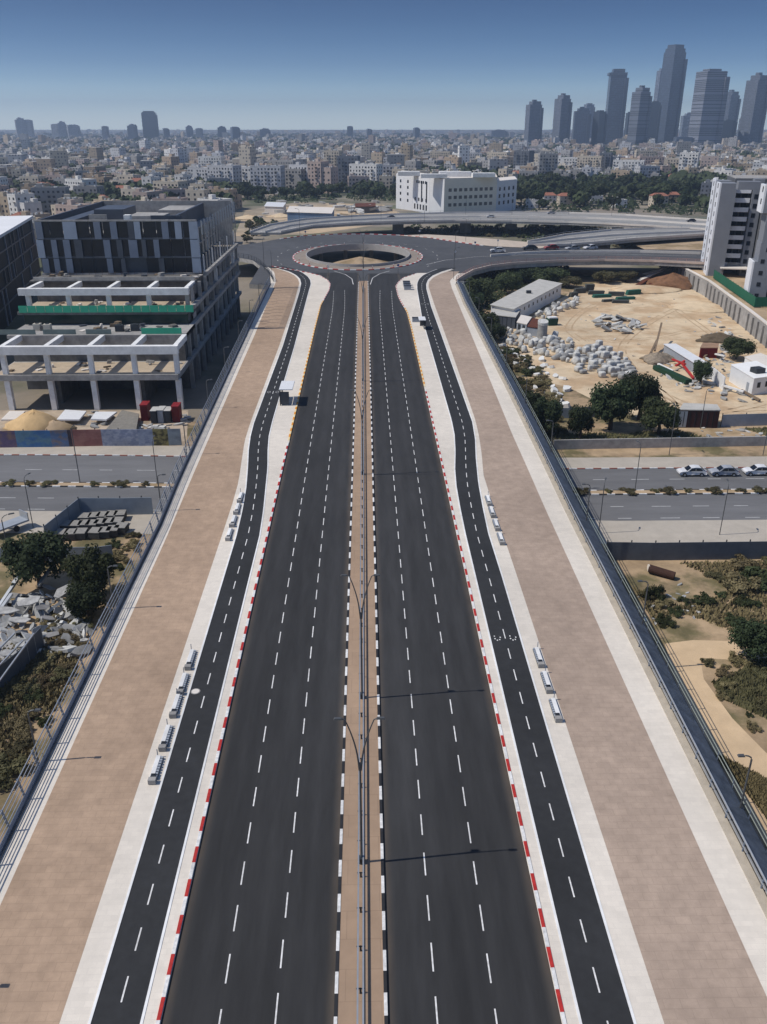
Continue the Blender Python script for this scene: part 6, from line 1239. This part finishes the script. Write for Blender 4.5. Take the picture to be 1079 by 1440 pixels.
lefts = [('dark tower with stepped top, tallest on the left horizon', 197, 221, 156, 3300, cD, 0, 'round'), ('pale stepped tower at the far left of the horizon', 18, 36, 165, 3700, cP, 1, 'step'), ('pale tower joined right of the far left stepped tower', 33, 45, 168, 3800, cP, 1, 'flat'), ('pale tower, left one of the cluster left of the dark tower', 72, 84, 174, 3700, cP, 1, 'flat'), ('pale tallest tower of the cluster left of the dark tower', 79, 93, 170, 3600, cP, 1, 'step'), ('pale wide tower right in the cluster left of the dark tower', 92, 112, 175, 3700, cP, 1, 'flat'), ('small bluish tower just left of the dark tower', 179, 192, 174, 3200, cB, 1, 'step'), ('small pale tower midway between the cluster and the dark tower', 143, 152, 177, 3000, cL, 1, 'flat'), ('small tower right of the dark tower', 228, 238, 180, 3400, cG, 1, 'flat'), ('thin tower, first of four right of the dark tower', 260, 271, 176, 3600, cG, 1, 'step'), ('thin tower, second of four right of the dark tower', 275, 285, 180, 3600, cG, 1, 'flat'), ('bluish tower, third of four right of the dark tower', 305, 318, 177, 3500, cB, 1, 'step'), ('broad tower, fourth of four right of the dark tower', 323, 337, 178, 3300, cB, 0, 'flat'), ('squat pair of blocks on the horizon left of centre', 364, 380, 180, 3600, cG, 1, 'step'), ('dark thin tower on the horizon just left of centre', 488, 497, 177, 3300, cB, 0, 'flat'), ('low tower on the horizon just right of the dark thin tower', 515, 523, 181, 3600, cG, 1, 'flat'), ('grey tower on the horizon right of centre', 581, 590, 179, 3400, cG, 0, 'flat'), ('low broad tower on the horizon left of the right skyline', 690, 712, 182, 3600, cG, 1, 'step')]
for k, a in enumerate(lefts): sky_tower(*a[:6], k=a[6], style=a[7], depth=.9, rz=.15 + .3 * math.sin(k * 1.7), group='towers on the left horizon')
# ================================================================== air
def cover(name, px, n, seed, rmin, rmax, m):
    r = random.Random(seed); a = MB()
    for x, y in fill(px, n, 1.0, seed):
        R0 = r.uniform(rmin, rmax)
        for i in range(30):
            u = r.uniform(-.2, 1); q = r.uniform(0, 6.28); s_ = math.sqrt(max(0, 1 - u * u)); c = Vector((x + R0 * s_ * math.cos(q), y + R0 * s_ * math.sin(q), R0 * .7 * u + .2)); t1 = Vector((r.uniform(-1, 1), r.uniform(-1, 1), r.uniform(-.6, .6))).normalized(); t2 = t1.orthogonal().normalized() * R0 * r.uniform(.12, .3); t1 *= R0 * r.uniform(.12, .3); a.face([c - t1 - t2 * .5, c + t1 * .6 - t2, c + t1 + t2 * .6, c - t1 * .5 + t2])
    return tag(a.build(name, m), kind='stuff')
cover('undergrowth', [(728, 262), (790, 252), (900, 256), (985, 260), (990, 303), (860, 300), (730, 299)], 480, 81, 2.0, 4.5, LEAFD)
cover('undergrowth', [(600, 330), (575, 320), (840, 318), (860, 324), (745, 340), (660, 330)], 90, 82, 1.5, 3.0, LEAF)
cover('undergrowth', [(655, 440), (672, 398), (700, 386), (790, 376), (800, 384), (760, 394), (700, 428), (690, 470), (672, 470)], 90, 83, 1.2, 2.6, LEAF)
cover('undergrowth', [(280, 286), (300, 270), (560, 266), (560, 283), (420, 285)], 200, 85, 1.5, 3.5, LEAFD)
heap('sand_heap', 'brown earth mound added to show sunlit ground in the hole of the roundabout', 'heap', 507, 381, 17, 14, 5.0, DIRT, 51, .25)  # mound added so sunlit earth shows inside the opening
dl = None
for k in range(16):
    q_ = -2.75 + k * .16 * 2.2; x, y = RC[0] + 22.2 * math.cos(q_), RC[1] + 31.5 * math.sin(q_)
    t = thing('delineator_post', f'{nth(k, 16)} red and white post on the roundabout island, counted round from the near left', 'post', (x, y, ZR + .13), group='posts on the roundabout island')
    a = MB(); a.tube([(0, 0, 0), (0, 0, .55)], .09, 8); a.build('lower_sleeve', RED, t); a = MB(); a.tube([(0, 0, .55), (0, 0, 1.0)], .09, 8); a.build('upper_sleeve', WHITE, t)
for k, (px, py, z) in enumerate([(640, 366, ZR), (668, 352, ZR), (700, 349, ZR), (560, 386, ZR), (462, 388, ZR), (430, 336, ZR), (590, 335, ZR)]):
    x, y, _ = P(px, py, z); t = thing('road_sign', f'small blank sign on a thin post at the roundabout, {nth(k, 7)} of seven', 'sign', (x, y, z), group='signs at the roundabout'); a = MB(); a.tube([(0, 0, 0), (0, 0, 2.6)], .05, 6); a.build('post', DSTEEL, t); a = MB(); a.tube([(0, -.03, 2.9), (0, -.07, 2.9)], .38, 14); a.build('plate', mat('sign_blue', lin(40, 70, 130), .5, .1, 1) if k % 2 else WHITE, t)
tt = MB()
for pts in ([(1079, 566), (1000, 580), (930, 560), (880, 520), (850, 490), (830, 478)], [(1079, 575), (990, 575), (925, 548), (880, 505), (880, 480), (920, 450), (960, 430)], [(820, 480), (800, 460), (830, 432), (880, 420), (930, 425), (980, 455), (1040, 500)], [(830, 475), (860, 480), (920, 475), (980, 462)], [(960, 590), (940, 560), (900, 530), (860, 500)]):
    w_ = [Vector(P(*q)[:2]) for q in pts]; sm_ = []
    for i in range(len(w_) - 1):
        p0, p1, p2, p3 = w_[max(i - 1, 0)], w_[i], w_[i + 1], w_[min(i + 2, len(w_) - 1)]
        for j in range(8):
            t_ = j / 8; sm_.append(.5 * ((2 * p1) + (p2 - p0) * t_ + (2 * p0 - 5 * p1 + 4 * p2 - p3) * t_ ** 2 + (3 * p1 - p0 - 3 * p2 + p3) * t_ ** 3))
    for off in (-.85, .85):
        for i, (a_, b_) in enumerate(zip(sm_, sm_[1:])):
            d_ = (b_ - a_).normalized(); n_ = Vector((-d_.y, d_.x)); c0, c1 = a_ + n_ * (off - .2), a_ + n_ * (off + .2); e0, e1 = b_ + n_ * (off - .2), b_ + n_ * (off + .2)
            if rng.random() < .15: continue
            tt.face([(*c0, .008), (*e0, .008), (*e1, .008), (*c1, .008)][::-1])
struct('tyre_track', tt, mat('track_sand', lin(176, 152, 122), .95, .22, .5, bump=.4))
# clutter of the unfinished building
ck = random.Random(12); kq = 0
for z, x0, x1, y0_, y1_, n in ((12.32, -68, -36, 169, 176.5, 22), (7.04, -68, -36, 159.5, 166, 16), (15.14, -70, -37, 179.5, 187, 16), (19.62, -70, -36, 189, 195, 22), (28.42, -70, -45, 198, 246, 40)):
    for _ in range(n):
        x, y = ck.uniform(x0, x1), ck.uniform(y0_, y1_); w, d, h = ck.uniform(.3, 1.8), ck.uniform(.3, 1.4), ck.uniform(.15, 1.1); a = MB()
        for j in range(ck.randint(1, 3)): a.obox(j * .12, 0, j * h / 3 + .003 * j, w, d * (1 - .1 * j), h / 3 - .004, ck.uniform(0, 3))
        m_ = ck.choice((CGREY, CDARK, CONC, MATS['scrap_wood'], PANELD)); o = a.build('material_stack', m_); o.location = (x, y, z); kq += 1
        tag(o, f'{ {CGREY: "grey", CDARK: "dark", CONC: "pale", MATS["scrap_wood"]: "brown", PANELD: "black"}[m_] } pile of building material on the {"lower terrace" if z < 13 and z > 12 else "first floor terrace" if z < 8 else "upper terrace" if z < 16 else "roof" if z > 25 else "setback roof"} of the unfinished building', 'material stack', 'material on the unfinished building')
for z, h, y0_ in ((.0, 5.8, 172), (6.75, 4.8, 168.5), (12.45, 2.0, 180), (15.95, 3.2, 180)):
    for k in range(12):
        y = y0_ + ck.uniform(0, 245 - y0_); part('infill_panel', ck.choice((CGREY, CDARK, PANELD, CDARK)), (XR - 1.0, XR - .92, y, y + ck.uniform(1, 4), z + .02, z + h * ck.choice((.35, .6, 1.0))))
for k in range(9):
    y = 198 + k * 5.4; part('scaffold_pole', STEEL, (XR + .05, XR + .1, y, y + .06, 12.5, 19.5 + 2 * (k % 3))); part('prop', STEEL, (-68 + k * 3.6, -67.9 + k * 3.6, 170.1 + (k % 3), 170.2 + (k % 3), 7.05, 11.55))
for k in range(24): part('rebar', RUST, (-70 + k * 1.45, -69.95 + k * 1.45, 195.4, 195.45, 19.62, 20.3 + .5 * ck.random()))
jn = MB()
for y, a_, b_ in ((108.45, 1.8, 11.3), (153.6, 1.8, 11.3), (242.0, -10, -1.5)): jn.face([(a_, y - .1, zd(y) + .006), (b_, y - .06, zd(y) + .006), (b_, y + .06, zd(y) + .006), (a_, y + .1, zd(y) + .006)])
struct('expansion_joint', jn, BLACKP)
scatter('material_stack', 'material stack', 'stacks on the construction lot', ['grey stack of building material on the construction lot', 'pale stack of building material on the construction lot'], fill([(345, 312), (360, 292), (420, 286), (540, 290), (560, 304), (500, 312), (430, 312)], 34, 6, 84), gsl, 1.0, .15, (1.2, 3.0), 14)
# ================================================================== haze box
hz = MB(); hz.box(-4600, 4600, -150, 7900, -1.5, 246); ho = hz.build('haze', []); tag(ho, kind='stuff')
vm_ = bpy.data.materials.new('haze_air'); vm_.use_nodes = True; N = vm_.node_tree.nodes; N.clear(); out = N.new('ShaderNodeOutputMaterial'); pv = N.new('ShaderNodeVolumePrincipled')
pv.inputs['Color'].default_value = (.62, .78, 1.0, 1); pv.inputs['Density'].default_value = 0.00019; pv.inputs['Anisotropy'].default_value = 0.3
vm_.node_tree.links.new(pv.outputs[0], out.inputs['Volume']); ho.data.materials.append(vm_)
